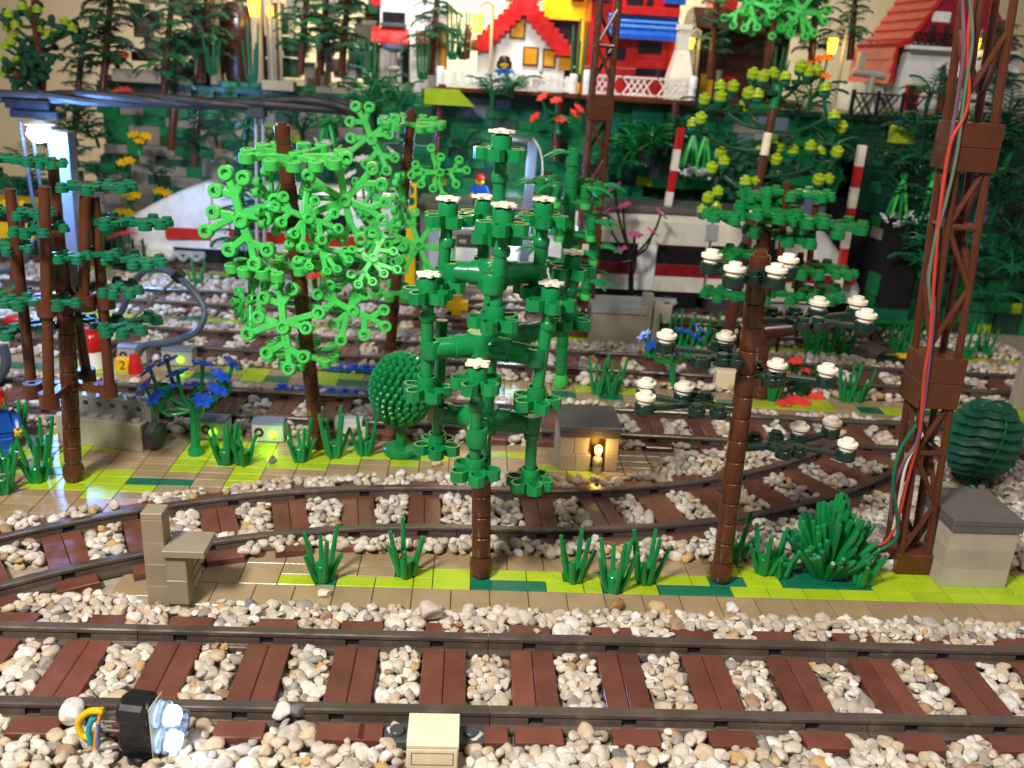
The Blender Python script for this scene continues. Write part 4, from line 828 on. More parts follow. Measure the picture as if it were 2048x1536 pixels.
# ---- small toy figures
def figure(label, base, rz, torso, legs, hair, hairmat, arm=None, sc=1.0, face=True, armup=0.0):
    t = thing('toy_figure', label, 'toy figure', base, None, rz); t.scale = (sc,)*3; arm = arm or torso
    for sx in (-.42, .42): obj('leg', MB().box(sx-.38, -.42, 0, sx+.38, .5, 1.05, .08).box(sx-.38, -.6, 0, sx+.38, .4, .35, .06), legs, t)
    obj('hips', MB().box(-.8, -.32, 1.06, .8, .4, 1.42, .05), legs, t)
    vs = [(-.92, -.4, 1.43), (.92, -.4, 1.43), (.92, .42, 1.43), (-.92, .42, 1.43), (-.66, -.4, 2.9), (.66, -.4, 2.9), (.66, .42, 2.9), (-.66, .42, 2.9)]
    obj('torso', MB().add(vs, [(0, 3, 2, 1), (4, 5, 6, 7), (0, 1, 5, 4), (1, 2, 6, 5), (2, 3, 7, 6), (3, 0, 4, 7)]), torso, t)
    for sg in (-1, 1):
        a = obj('arm', MB().tube([(sg*.78, 0, 2.65), (sg*1.08, -.12, 2.15), (sg*1.12, -.5, 1.6+armup)], .27, 10, 4), arm, t)
        obj('hand', MB().lathe([(.14, -.22), (.27, -.22), (.27, .22), (.14, .22), (.14, -.22)], 12, axis((sg*1.12, -.68, 1.45+armup), (0, -.4, 1))), 'skin', a)
    h = obj('head', MB().lathe([(0, 0), (.34, 0), (.34, .1), (.55, .16), (.62, .3), (.62, .95), (.55, 1.1), (.3, 1.14), (0, 1.14)], 20, T(0, 0, 2.92)), 'skin', t)
    for sx in (-.2, .2): obj('eye', MB().lathe([(0, 0), (.07, 0), (.07, .02), (0, .03)], 10, axis((sx, -.6, 3.58), (0, -1, 0))), 'ink', h)
    obj('mouth', MB().tube([(-.18, -.59, 3.33), (0, -.63, 3.26), (.18, -.59, 3.33)], .03, 6), 'ink', h)
    if hair == 'hair': obj('hair', MB().lathe([(.69, 0), (.74, .2), (.7, .7), (.45, .95), (0, 1.02)], 20, T(0, .1, 3.4)).lathe([(0, -.4), (.3, -.35), (.34, 0), (.3, .5), (0, .6)], 12, T(-.62, .15, 3.2)).lathe([(0, -.4), (.3, -.35), (.34, 0), (.3, .5), (0, .6)], 12, T(.62, .15, 3.2)), hairmat, h)
    if hair == 'cap': obj('cap', MB().lathe([(.66, 0), (.7, .2), (.6, .5), (.3, .72), (0, .78)], 20, T(0, 0, 3.68)).box(-.55, -1.15, 3.68, .55, -.3, 3.8, .05), hairmat, h)
    if hair == 'hat': obj('hat', MB().lathe([(.62, 0), (1.0, .02), (1.0, .14), (.64, .18), (.6, .6), (.4, .72), (0, .74)], 20, T(0, 0, 3.66)), hairmat, h)
    return t
figure('toy figure with a red cap and blue overalls at the left edge', G(2, 905), .5, 'blue', 'blue', 'cap', 'red', 'blue', 1.05)
# ================================================================ trains, lamps, station
YZ = Matrix(((0, 0, 1, 0), (1, 0, 0, 0), (0, 1, 0, 0), (0, 0, 0, 1)))      # polygon (y, z) swept along x
def train_nose(t, x0, x1, zb, zt, hw, tipz, sgn):
    """lofted nose from its tip x0 to the full body x1"""
    n, rings = 14, []; mb = MB(); vs = []
    for i in range(n+1):
        s_ = i/n; x = x0+(x1-x0)*s_; top = tipz+(zt-tipz)*(.72*s_+.28*math.sin(s_*PI/2)); h = hw*(.42+.58*math.sqrt(s_)); r = min(1.2, (top-zb)*.4)
        pr = [(-h, zb), (h, zb), (h, top-r), (h-.25*r, top-.35*r), (h-.75*r, top-.03*r), (h-r*1.3, top), (-h+r*1.3, top), (-h+.75*r, top-.03*r), (-h+.25*r, top-.35*r), (-h, top-r)]
        vs += [(x, a, b) for a, b in pr]
    k = 10; fs = []
    for i in range(n):
        for j in range(k): q = (j+1) % k; f = (i*k+j, i*k+q, (i+1)*k+q, (i+1)*k+j); fs.append(f if sgn < 0 else f[::-1])
    fs.append(tuple(range(k)) if sgn > 0 else tuple(range(k-1, -1, -1))); fs.append(tuple(n*k+j for j in (range(k-1, -1, -1) if sgn > 0 else range(k))))
    return obj('nose', MB().add(vs, fs), 'white', t, None, 50)
def bogie(t, x, y, z0=1.2):
    mb = MB(); mb.box(x-2.6, y-.25, z0+.9, x+2.6, y, z0+1.4, .05); mb.tube([(x-2.6, y-.2, z0+1.1), (x-1.6, y-.3, z0+.35), (x-.8, y-.3, z0+.9), (x, y-.3, z0+.3), (x+.8, y-.3, z0+.9), (x+1.6, y-.3, z0+.35), (x+2.6, y-.2, z0+1.1)], .3, 8)
    b = obj('bogie', mb, 'grey', t)
    for dx in (-1.6, 1.6): obj('wheel', MB().lathe([(0, 0), (.9, 0), (.95, .1), (.95, .3), (0, .35)], 18, axis((x+dx, y+.1, z0+.75), (0, -1, 0))), 'darkgrey', b)
t = thing('train', 'white train with a long sloping nose and red stripe behind the bright green tree', 'train', (-35, 79, 0)); yb = -3.2
xn = P(243, 470, 75.8).x+35; xb = P(405, 375, 75.8).x+35; zt = P(405, 366, 75.8).z; ze = P(500, 375, 75.8).z
train_nose(t, xn, xb, 3.0, zt, 3.2, P(252, 442, 75.8).z, -1)
obj('body', MB().prism([(-3.2, 3.0), (3.2, 3.0), (3.2, zt-1.2), (2.2, zt-.1), (1.6, zt), (-1.6, zt), (-2.2, zt-.1), (-3.2, zt-1.2)], xb, xb+24, YZ), 'white', t, None, 30)
zs0, zs1 = P(350, 478, 75.8).z, P(350, 455, 75.8).z
obj('red_stripe', MB().box(xn+5.2, yb-.07, zs0, xb+24, yb+.1, zs1, .01), 'trainred', t)
obj('front_skirt', MB().box(xn-.1, yb-.1, 1.45, xn+6.0, -yb, 3.0, .25), 'cream', t)
obj('underframe', MB().box(xn+6.05, yb+.4, 1.3, xb+24, -yb-.4, 2.98, .05), 'black', t)
for px in (425, 520): x = P(px, 420, 75.8).x+35; obj('panel_seam', MB().box(x-.06, yb-.09, 3.1, x+.06, yb+.02, zt-1.3, 0), 'darkgrey', t)
x = P(440, 450, 75.8).x+35; d = obj('door', MB().box(x-1.2, yb-.12, 3.3, x+1.2, yb-.02, 7.0, .02), 'cream', t)
for q in ((x-1.25, 3.3, x-1.1, 7.05), (x+1.1, 3.3, x+1.25, 7.05), (x-1.25, 6.95, x+1.25, 7.1)): obj('door_trim', MB().box(q[0], yb-.16, q[1], q[2], yb-.1, q[3], 0), 'red', d)
for k in range(4): obj('window', MB().box(x+3+3.4*k, yb-.08, 5.6, x+5.6+3.4*k, yb+.05, 7.9, .02), 'window', t)
bogie(t, P(365, 500, 75.8).x+35, yb+.35); bogie(t, P(620, 500, 75.8).x+35, yb+.35)
# right train
YR = 64.0
def px_x(px, py=530, Y=YR): return P(px, py, Y).x
t = thing('train_car', 'white passenger car with black window band and red stripe right of the distant mast', 'train car', (px_x(1280)-2, YR+3.2, 0)); o = Vector((px_x(1280)-2, YR+3.2, 0))
x0, x1 = px_x(1140)-o.x, px_x(1412)-o.x; zr = P(1380, 428, YR).z
obj('body', MB().prism([(-3.2, 3.2), (3.2, 3.2), (3.2, zr-1), (2.4, zr-.1), (-2.4, zr-.1), (-3.2, zr-1)], x0, x1, YZ), 'cream', t)
obj('roof', MB().box(x0-.1, -3.1, zr-.15, x1+.1, 3.1, zr+.55, .15), 'roofgrey', t)
obj('window_band', MB().box(x0+2, -3.3, P(1340, 528, YR).z, x1-.3, -3.1, P(1340, 490, YR).z, .02), 'window', t)
obj('red_stripe', MB().box(x0, -3.3, P(1340, 552, YR).z, x1, -3.1, P(1340, 529, YR).z, .01), 'darkred', t)
obj('underframe', MB().box(x0+.5, -2.8, 1.3, x1-.5, 2.8, 3.18, .05), 'black', t)
bogie(t, px_x(1315)-o.x, -2.9, 1.0); obj('door', MB().box(px_x(1272)-o.x, -3.36, 3.3, px_x(1310)-o.x, -3.3, P(1290, 488, YR).z, .02), 'white', t)
t = thing('train', 'white leading train car with grey nose running into the dark tunnel', 'train', (px_x(1560), YR+3.2, 0)); o = Vector((px_x(1560), YR+3.2, 0))
x0, x1, x2 = px_x(1418)-o.x, px_x(1620)-o.x, px_x(1745)-o.x
obj('body', MB().prism([(-3.2, 2.6), (3.2, 2.6), (3.2, zr-1), (2.4, zr-.1), (-2.4, zr-.1), (-3.2, zr-1)], x0, x1, YZ), 'cream', t)
train_nose(t, x2, x1, 2.6, zr-.1, 3.2, 4.2, 1)
obj('roof', MB().box(x0-.1, -3.1, zr-.15, x1-1, 3.1, zr+.5, .15), 'roofgrey', t)
obj('window_band', MB().box(x0, -3.3, P(1440, 528, YR).z, px_x(1560)-o.x, -3.1, P(1440, 492, YR).z, .02), 'window', t)
obj('red_stripe', MB().box(x0, -3.3, P(1600, 565, YR).z, px_x(1735)-o.x-1, -3.08, P(1600, 548, YR).z, .01), 'darkred', t)
obj('grey_panel', MB().box(px_x(1412, 460)-o.x, -3.34, P(1420, 482, YR).z, px_x(1436, 460)-o.x, -3.2, zr-1, .02), 'grey', t)
obj('underframe', MB().box(x0+.5, -2.8, 1.2, x1+2, 2.8, 2.58, .05), 'darkgrey', t); bogie(t, px_x(1590)-o.x, -2.9, .9)
# street lamps of the layout
def lamp_col(label, base, top, w_, head, glowname, power, col, aim=None):
    t = thing('street_lamp', label, 'street lamp', base); d = top-base
    obj('post', MB().box(-w_/2, -w_/2, 0, w_/2, w_/2, d.length, .05, axis((0, 0, 0), d)), 'bluegrey', t); return t
Yl = 60.0; lb_, lt_ = P(150, 575, Yl), P(122, 262, Yl); lb_.z = .3
t = lamp_col('tall lamp with dark head and blazing blue white light at the left', lb_, lt_, 1.9, None, None, 0, None)
hp_ = rel(t, P(75, 238, Yl)); obj('head', MB().box(-2.2, -1.0, .1, 2.4, 1.2, .9, .15, Matrix.Translation(hp_)).box(-2.6, -.9, .92, 1.6, .9, 1.9, .15, Matrix.Translation(hp_)), 'black', t)
obj('reflector', MB().lathe([(.4, .75), (1.5, .35), (1.55, .25), (.0, .6)], 22, Matrix.Translation(hp_+Vector((.3, -.3, -.75)))), 'white', t)
obj('bulb', MB().lathe([(0, -1.3), (.7, -1.1), (1.15, -.5), (.95, .1), (0, .35)], 18, Matrix.Translation(hp_+Vector((.3, -.6, -.9)))), 'led_pale', t)
for x in (-1.9, -.9, .6): obj('rod', MB().cyl(hp_+Vector((x, .4, -.3)), Vector((hp_.x+x+.6, .4, 0)), .17, None, 8), 'darkgrey', t)
lamp('POINT', 'street_lamp_light', P(80, 290, Yl-4.5), 1.3, (.16, .38, 1.0), 1.2)
Yk = 71.0; b_ = P(1048, 500, Yk); b_.z = .3; t = lamp_col('grey lamp post with bent arm behind the central tree', b_, P(1066, 283, Yk), 1.1, None, None, 0, None)
obj('arm', MB().tube([rel(t, P(1064, 284, Yk)), rel(t, P(1040, 278, Yk)), rel(t, P(1005, 272, Yk))], .35, 8), 'darkgrey', t)
obj('shade', MB().lathe([(.35, 1.1), (.5, 1.0), (1.5, 0), (1.35, 0), (.3, .9)], 18, Matrix.Translation(rel(t, P(1018, 315, Yk)))), 'white', t)
obj('bulb', MB().lathe([(0, -.3), (.5, -.1), (.6, .25), (0, .6)], 14, Matrix.Translation(rel(t, P(1018, 316, Yk)))), 'led_pale', t)
obj('cord', MB().tube([rel(t, P(1066, 276, Yk-1)), rel(t, P(1080, 300, Yk-1)), rel(t, P(1085, 345, Yk-1)), rel(t, P(1070, 440, Yk-1)), rel(t, P(1064, 520, Yk-1))], .09, 6), 'wirewhite', t)
lamp('POINT', 'arm_lamp_light', P(1020, 335, Yk-1.8), .09, (.62, .8, 1.0), .8)
# station shelter behind the central tree
sb = Vector((P(1000, 500, 73).x, 73, .3))
t = thing('station_shelter', 'grey roofed station shelter with white panels behind the central tree', 'shelter', sb)
def sx(px, Y=70): return P(px, 450, Y).x-sb.x
zr2 = P(1000, 430, 69).z-.3
obj('roof_slab', MB().box(sx(835), -4, zr2, sx(1165), 4.5, zr2+.8, .05), 'roofgrey', t)
for px in (850, 985, 1150): obj('column', MB().box(sx(px)-.5, -3.4, 0, sx(px)+.5, -2.4, zr2-.01, .05), 'grey', t)
for k, (a, b, z0, z1) in enumerate([(855, 905, 0, 9), (905, 985, 3, 9.5), (1000, 1045, 2, 7.5), (1045, 1100, 0, 5.5), (1100, 1145, 0, 8)]): obj('white_panel', MB().box(sx(a)+.05, 1+.3*k, z0, sx(b)-.05, 2+.3*k, z1, .05), 'white' if k != 1 else 'cream', t)
obj('floor_slab', MB().box(sx(835), -4, 0, sx(1165), 4.5, .9, .05), 'hilltan', t)
obj('added_glow_strip', MB().box(sx(1005), -2.2, zr2-.3, sx(1075), -1.8, zr2-.02, .03), 'led_pale', t)  # made-up glowing strip, added so the white panels look lit
lamp('POINT', 'shelter_fill_light', sb+Vector((sx(1040), -2.4, zr2-1.6)), .16, (.7, .84, 1.0), .8)  # added fill under the roof, brightens the white panels
c = thing('drawer_cabinet', 'small grey cabinet with two drawers inside the shelter', 'cabinet', (P(936, 520, 70).x, 70.2, 1.2))
zc = P(936, 468, 70).z-1.2; obj('frame', MB().box(-1.8, -.8, 0, -1.5, .8, zc, .03).box(1.5, -.8, 0, 1.8, .8, zc, .03).box(-1.9, -.9, zc, 1.9, .9, zc+.35, .03), 'grey', c)
obj('drawer_front', MB().box(-1.45, -.75, zc-1.5, 1.45, .7, zc-.02, .04), 'roofgrey', c)
for x in (-.7, .7): obj('drawer_label', MB().box(x-.4, -.8, zc-.95, x+.4, -.74, zc-.55, .01), 'cream', c)
figure('toy figure with a red cap standing on the shelter roof', Vector((P(957, 430, 69).x, 70.5, zr2+1.1)), .1, 'blue', 'black', 'cap', 'red', None, .78)
tag(obj('yellow_post', MB().box(-.55, -.5, 0, .55, .5, P(827, 372, 66).z, .05), 'yellow', None, Matrix.Translation((P(822, 430, 66).x, 66, .3))), 'tall yellow post left of the central tree', 'post')
t = thing('yellow_cross', 'small yellow cross of bricks low behind the central tree', 'brick', G(912, 640, .3)); obj('bar', MB().box(-1.2, 0, 1.0, 1.2, .9, 2.0, .05), 'yellow', t); obj('upright', MB().box(-.5, -.02, 0, .5, .92, .99, .05).box(-.5, -.02, 2.01, .5, .92, 2.7, .05), 'yellow', t)
flower_plant('flower_plant', 'shrub of white and pink blossoms on brown stalks behind the bright green trees', G(735, 575, .4), [(665, 325, 0), (690, 305, .5), (722, 318, -.5), (748, 345, 0), (765, 335, .4), (785, 305, .3), (700, 350, -.4), (755, 425, -.6), (715, 400, .2)], 66, 'cream', 'brown', 1.3, P(735, 455, 66), False)
flower_plant('flower_plant', 'dark shrub with pink flowers in front of the passenger car', G(1262, 640, .4), [(1247, 412, 0), (1322, 428, .5), (1270, 470, -.5), (1215, 425, .4), (1240, 500, 0), (1305, 465, .3), (1230, 375, .2)], 60, 'pink', 'black', 1.25, P(1262, 520, 60), False)
t = flower_plant('flower_plant', 'spiny dark shrub with one red flower before the nose of the left train', G(258, 535, .4), [(229, 473, 0), (240, 468, .4), (258, 466, .6)], 72, 'flowerred', 'leafdark', 1.3, P(252, 500, 72), False)
for k in range(4):
    x = -1.8+1.2*k; s_ = MB(); s_.cyl((x, 0, 0), (x+.1, 0, 3.6), .22, .14, 8)
    for j in range(9): a = j*2.1; s_.cyl((x, 0, .4+.35*j), (x+.55*math.cos(a), .55*math.sin(a), .6+.35*j), .08, .04, 5)
    obj('spiny_stem', s_, 'leafdark', t)
# overhead cable and its stand
cb_ = thing('overhead_cable', 'thick dark cable bundle strung across from the left lamp', 'cable', P(360, 203, 60))
for k in range(3):
    pts = [Vector(rel(cb_, P(x, y+(3 if k == 0 else -1), 60)))+Vector((0, .35*math.cos(i*1.3+k*2.1), .3*math.sin(i*1.3+k*2.1))) for i, (x, y) in enumerate([(-30, 193), (60, 190), (110, 194), (180, 196), (270, 198), (360, 204), (450, 207), (540, 208), (620, 208), (690, 215), (735, 236)])]
    obj('strand', MB().tube(pts, .42, 8), 'cable', cb_)
st_ = thing('cable_stand', 'two thin grey rods holding the overhead cable', 'stand', Vector((P(522, 600, 61).x, 61, .3)))
for dx in (0, 17): obj('rod', MB().cyl(Vector((dx*.05-.4, 0, 0)), rel(st_, P(512+dx*.8, 222, 61)), .17, None, 8), 'grey', st_)
obj('clamp', MB().box(-.7, -1.5, -.6, .9, .4, .5, .1, Matrix.Translation(rel(st_, P(516, 222, 61)))), 'darkgrey', st_)
# grey hut and posts beyond the distant mast
h0 = G(1232, 692, .3)
t = thing('hut', 'grey hut with a pale lid right of the distant mast', 'hut', h0)
hh = P(1232, 625, h0.y).z-.4; obj('wall', MB().box(-2.6, 0, 0, 2.6, 4, hh, .04), 'hutgrey', t); obj('lid', MB().box(-2.75, -.15, hh+.005, 2.75, 4.15, hh+.8, .04), 'grey', t)
for i, (px, w_, py, l) in enumerate([(1287, 1.0, 588, 'tall pale grey post beside the grey hut'), (1318, 1.8, 612, 'short wide grey post right of the tall pale one')]):
    q = G(px, 694, .3); tag(obj('grey_post', MB().box(-w_/2, 0, 0, w_/2, 1, P(px, py, q.y).z-.3, .05), 'hutgrey', None, Matrix.Translation(q)), l, 'post')
def lattice(t, x0, x1, z0, z1, y, mat, step=.9, r=.07, rails=True):
    mb = MB()
    mb.box(x0, y-.12, z0, x1, y+.12, z0+.2, .02); mb.box(x0, y-.12, z1-.2, x1, y+.12, z1, .02); H = z1-z0-.3; x = x0
    while x+H*.7 <= x1+.01: mb.cyl((x, y, z0+.15), (x+H*.7, y, z1-.15), r, None, 5); mb.cyl((x+H*.7, y+.02, z0+.15), (x, y+.02, z1-.15), r, None, 5); x += step
    return obj('lattice_panel', mb, mat, t)
fq = G(1395, 700, .3)
t = thing('lattice_fence', 'low black lattice fence in front of the passenger car', 'fence', fq)
for k in range(3): lattice(t, -4+k*4+.05, k*4-.05, 0, 2.6, 0, 'black', .9, .08)
for k in range(4): obj('post', MB().box(-4.12+4*k, -.2, 0, -3.88+4*k, .2, 2.75, .03), 'black', t)
fq = G(1720, 690, .3)
t = thing('lattice_fence', 'low black lattice fence in front of the tunnel mouth', 'fence', fq)
for k in range(4): lattice(t, -7+k*4+.05, -3+k*4-.05, 0, 2.4, 0, 'black', .9, .08)
for k in range(5): obj('post', MB().box(-7.12+4*k, -.2, 0, -6.88+4*k, .2, 2.55, .03), 'black', t)
for i, (px, py) in enumerate([(1330, 700), (1360, 698), (1395, 700), (1430, 702), (1620, 700), (1655, 705), (1690, 710), (1620, 720), (1790, 708), (1815, 712), (1930, 720), (1965, 715)]):
    grass(px, py, ordn[i % 8]+(' grass tuft from the left of those along the low black fences' if i < 8 else ' grass tuft from the tunnel along the right hillside foot'), .3, i*.9, 1.35, i % 4+1, 'grass tufts by the low fences')
for i, (px, py) in enumerate([(478, 560), (545, 565), (395, 575), (640, 600)]): grass(px, py, ['grass tuft at the foot of the cable stand, left', 'grass tuft right of the cable stand foot', 'grass tuft under the left train bogie', 'grass tuft behind the bright green leaning tree'][i], .3, i, 1.2, i % 4+1, 'grass tufts by the left train')
v, f = pebble_mb(77); tag(obj('boulder', MB().add(v*np.array([1.9, 1.4, 1.5]), [tuple(q) for q in f]), 'rock', None, Matrix.Translation(G(1740, 712, .9)), 60), 'mossy brown boulder at the foot of the tunnel', 'boulder')
tag(obj('dark_slab', MB().box(-1.7, 0, 0, 1.7, 1.6, .7, .15), 'black', None, Matrix.Translation(G(1782, 733, .5))), 'flat black slab on the rails near the right mast', 'slab')
tag(obj('yellow_brick', MB().box(-.9, 0, 0, .9, 1, .9, .05), 'yellow', None, Matrix.Translation(G(1815, 730, .5))), 'yellow brick beside the flat black slab', 'brick')
# yellow train at the left edge
t = thing('railcar', 'yellow and black railcar at the left edge behind the lamp', 'train', (P(0, 430, 76).x, 78, 0)); o = Vector((P(0, 430, 76).x, 78, 0))
xa, xz = -8, P(62, 430, 76).x-o.x
z1, z2, z3 = P(20, 480, 76).z, P(20, 445, 76).z, P(20, 405, 76).z
obj('body', MB().box(xa, -2, z1, xz, 3, z2, .05), 'yellow', t); obj('window_strip', MB().box(xa, -1.95, z2+.01, xz, 2.9, z2+1.4, .03), 'black', t); obj('upper_body', MB().box(xa, -2, z2+1.42, xz, 3, z3, .05), 'yellow', t); obj('underframe', MB().box(xa, -1.8, 1.2, xz+8, 2.6, z1-.01, .05), 'black', t)
mb = MB(); [stud(mb, xa+.5+k, -1.4, z3) for k in range(int(xz-xa))]; obj('roof_studs', mb, 'yellow', t)
# ================================================================ hillside of bricks
def hill(name, body, y_of, cells, label_seed, mats_fn, skip, hmax_fn):
    """body: mesh box behind; bricks laid in courses in front of it"""
    root = struct(obj(name, body, 'hilldark')); rd = random.Random(label_seed); bricks = []
    x0, x1, zmax = cells; z = .28
    while z < zmax:
        x = x0+rd.uniform(0, 1.5); h = 1.2
        while x < x1:
            w_ = rd.choice([2, 2, 3, 4]); hh = h*rd.choice([1, 1, 1, 2])
            if z+hh*.6 < hmax_fn(x+w_/2) and not skip(x+w_/2, z+hh/2):
                d = rd.uniform(0, 1.3); y = y_of(x, z)-d; bricks.append((x, y, z, w_, hh, mats_fn(x+w_/2, z+hh/2, rd)))
            x += w_
        z += h
    def seen(b):
        u, v = pix((b[0]+b[3]/2, b[1], b[2]+b[4]/2)); return -20 < u < 2070 and -20 < v < 1500
    vis = [b for b in bricks if seen(b)]; hid = [b for b in bricks if not seen(b)]; rd.shuffle(vis); hid += vis[290:]; vis = vis[:290]
    for x, y, z, w_, hh, m in vis: part('brick', ('hb', w_, hh), bx(.01, 0, .01, w_-.01, 2.4, hh-.01, .03), m, root, T(x, y, z))
    by = {}
    for b in hid: by.setdefault(b[5], MB()).box(b[0]+.01, b[1], b[2]+.01, b[0]+b[3]-.01, b[1]+2.4, b[2]+b[4]-.01, .03)
    ml = sorted(by)
    if ml:
        mb = MB()
        for i, m in enumerate(ml): mb.add(by[m].v, by[m].f, None, i)
        o = obj('brick_mass', mb, ml, root); o['kind'] = 'stuff'
    return root
def patch(x, z, s_=0.0): return math.sin(x*.55+s_)+math.sin(z*.8+x*.21+1.7*s_)+math.sin(x*.17-z*.45+s_*2.3)
def mats_left(x, z, rd):
    p = patch(x, z)
    if p > .8: return rd.choice(['hillgrey', 'hillgrey', 'hilltan'])
    if p > .4: return rd.choice(['lime', 'hilltan', 'hillgrey', 'hillgreen'])
    return rd.choice(['hillgreen', 'hillgreen', 'tealgreen', 'hilldark', 'hillgrey', 'hillgreen'])
def mats_mid(x, z, rd):
    p = patch(x, z, 2.0)
    if p > 1.7: return rd.choice(['bluegrey', 'hillgrey'])
    return rd.choice(['hillgreen', 'hillgreen', 'tealgreen', 'hilldark', 'hillgreen', 'hilldark', 'lime' if rd.random() < .12 else 'hillgreen'])
XL = P(196, 250, 88).x; XM = -14.0; XR = 44.0
hill('hill', MB().box(XL-30, 87, .2, XL-.01, 92, 3, 0).box(XL, 90.5, .2, XM, 137, 20.5, 0).box(XL, 87.6, .2, XM, 90.4, 12, 0), lambda x, z: 86.0+.24*z-(1.5 if z < 8 else 0), (XL-22, XM, 21), 1, mats_left, lambda x, z: False, lambda x: 21.8 if x > XL else 9)
hill('hill', MB().box(XM, 85, .2, XR+30, 137, 21.8, 0), lambda x, z: 81.6+.12*z, (XM, XR+6, 21.5), 2, mats_mid, lambda x, z: 1300 < pix((x, 82, z))[0] < 1500 and 375 < pix((x, 82, z))[1] < 420, lambda x: 22.2)
# right shoulder with the tunnel mouth in its left flank
hill('hill', MB().box(XR+.5, 75.5, .2, 110, 84, 20, 0).box(XR+4, 66, .2, 110, 75.4, 12, 0).box(XR+.5, 66, 12.2, 110, 80, 17.5, 0), lambda x, z: 63.4+.3*z, (XR, 92, 18), 3, mats_mid, lambda x, z: False, lambda x: 17.5+1.5*math.sin(x*.3))
struct(obj('tunnel', MB().box(XR+.6, 62.6, 1.0, XR+3.9, 75.3, 12.0, 0).box(XR-2, 75.55, .3, XR+6, 76, 13, 0), 'tunnelshade'))  # solid black blocks stand for the shade inside the tunnel
mb = MB()
for k in range(11): a0 = PI*k/11; mb.box(XR-.4, 69-5.5*math.cos(a0)-.75, 7.2+5.6*math.sin(a0)-.7, XR+.9, 69-5.5*math.cos(a0)+.75, 7.2+5.6*math.sin(a0)+.7, .05)
struct(obj('terrace', MB().box(XL, 89, 20.6, XM+6, 137.5, 21.2, 0).box(XM+6.02, 82.5, 21.9, 112, 137.6, 22.6, 0), 'leafdark'))
for i, (px, py, w_, h, m, l) in enumerate([(272, 152, 6, 1.5, 'hilltan', 'long tan ledge stone on the left hill crest'), (555, 172, 3.9, 1.1, 'hilltan', 'pale tan ledge stone with a green rim left of the picket fence'), (790, 180, 4, 1.3, 'hilltan', 'tan ledge stone under the white pedestal')]):
    q = P(px, py, 86.5); tag(obj('ledge_stone', MB().box(-w_/2, 0, -h/2, w_/2, 2.5, h/2, .04), m, None, Matrix.Translation(q)), l, 'stone')
# ---------------------------------------------------------------- plants on the hill
def m_fern(n=7, L=3.0, w_=1.1, droop=.5):
    def f():
        mb = MB()
        for s_ in range(n):
            t0 = .15+.85*s_/n; x = L*t0; z = .9*math.sin(t0*2.2)-droop*t0*t0; ll = w_*(1.15-t0)
            for sg in (-1, 1):
                a = (x, 0, z); b = (x+.35*ll, sg*ll*.5, z+.05); c = (x+.8*ll, sg*ll, z-.25*ll); d = (x+.55*ll, sg*ll*.42, z-.02)
                e = [(p[0], p[1], p[2]-.06) for p in (a, b, c, d)]
                mb.add([a, b, c, d]+e, [(0, 1, 2, 3) if sg < 0 else (3, 2, 1, 0), (7, 6, 5, 4) if sg < 0 else (4, 5, 6, 7), (0, 4, 5, 1), (1, 5, 6, 2), (2, 6, 7, 3), (3, 7, 4, 0)])
        mb.tube([(0, 0, 0), (L*.35, 0, .9*math.sin(.77)-droop*.12), (L*.7, 0, .9*math.sin(1.54)-droop*.49), (L, 0, .9*math.sin(2.2)-droop)], .09, 5, 3)
        return mb
    return f
def fern(name, label, p, n=7, sc=1.0, mat='leaf', group='leafy ferns on the hillside', up=.3, seed=0):
    rd = random.Random(seed); t = thing(name, label, 'fern', p, group)
    obj('stem', MB().cyl((0, .6, -.6*sc), (0, 0, .6*sc), .25*sc, .2*sc, 8), mat, t)
    for k in range(n):
        a = 2*PI*k/n+rd.uniform(-.3, .3); part('leaf', 'fern', m_fern(), mat, t, Matrix.Translation((0, 0, .4*sc)) @ Matrix.Rotation(a, 4, 'Z') @ Matrix.Rotation(-up+rd.uniform(-.35, .35), 4, 'Y') @ Matrix.Scale(sc*rd.uniform(.8, 1.15), 4))
    return t
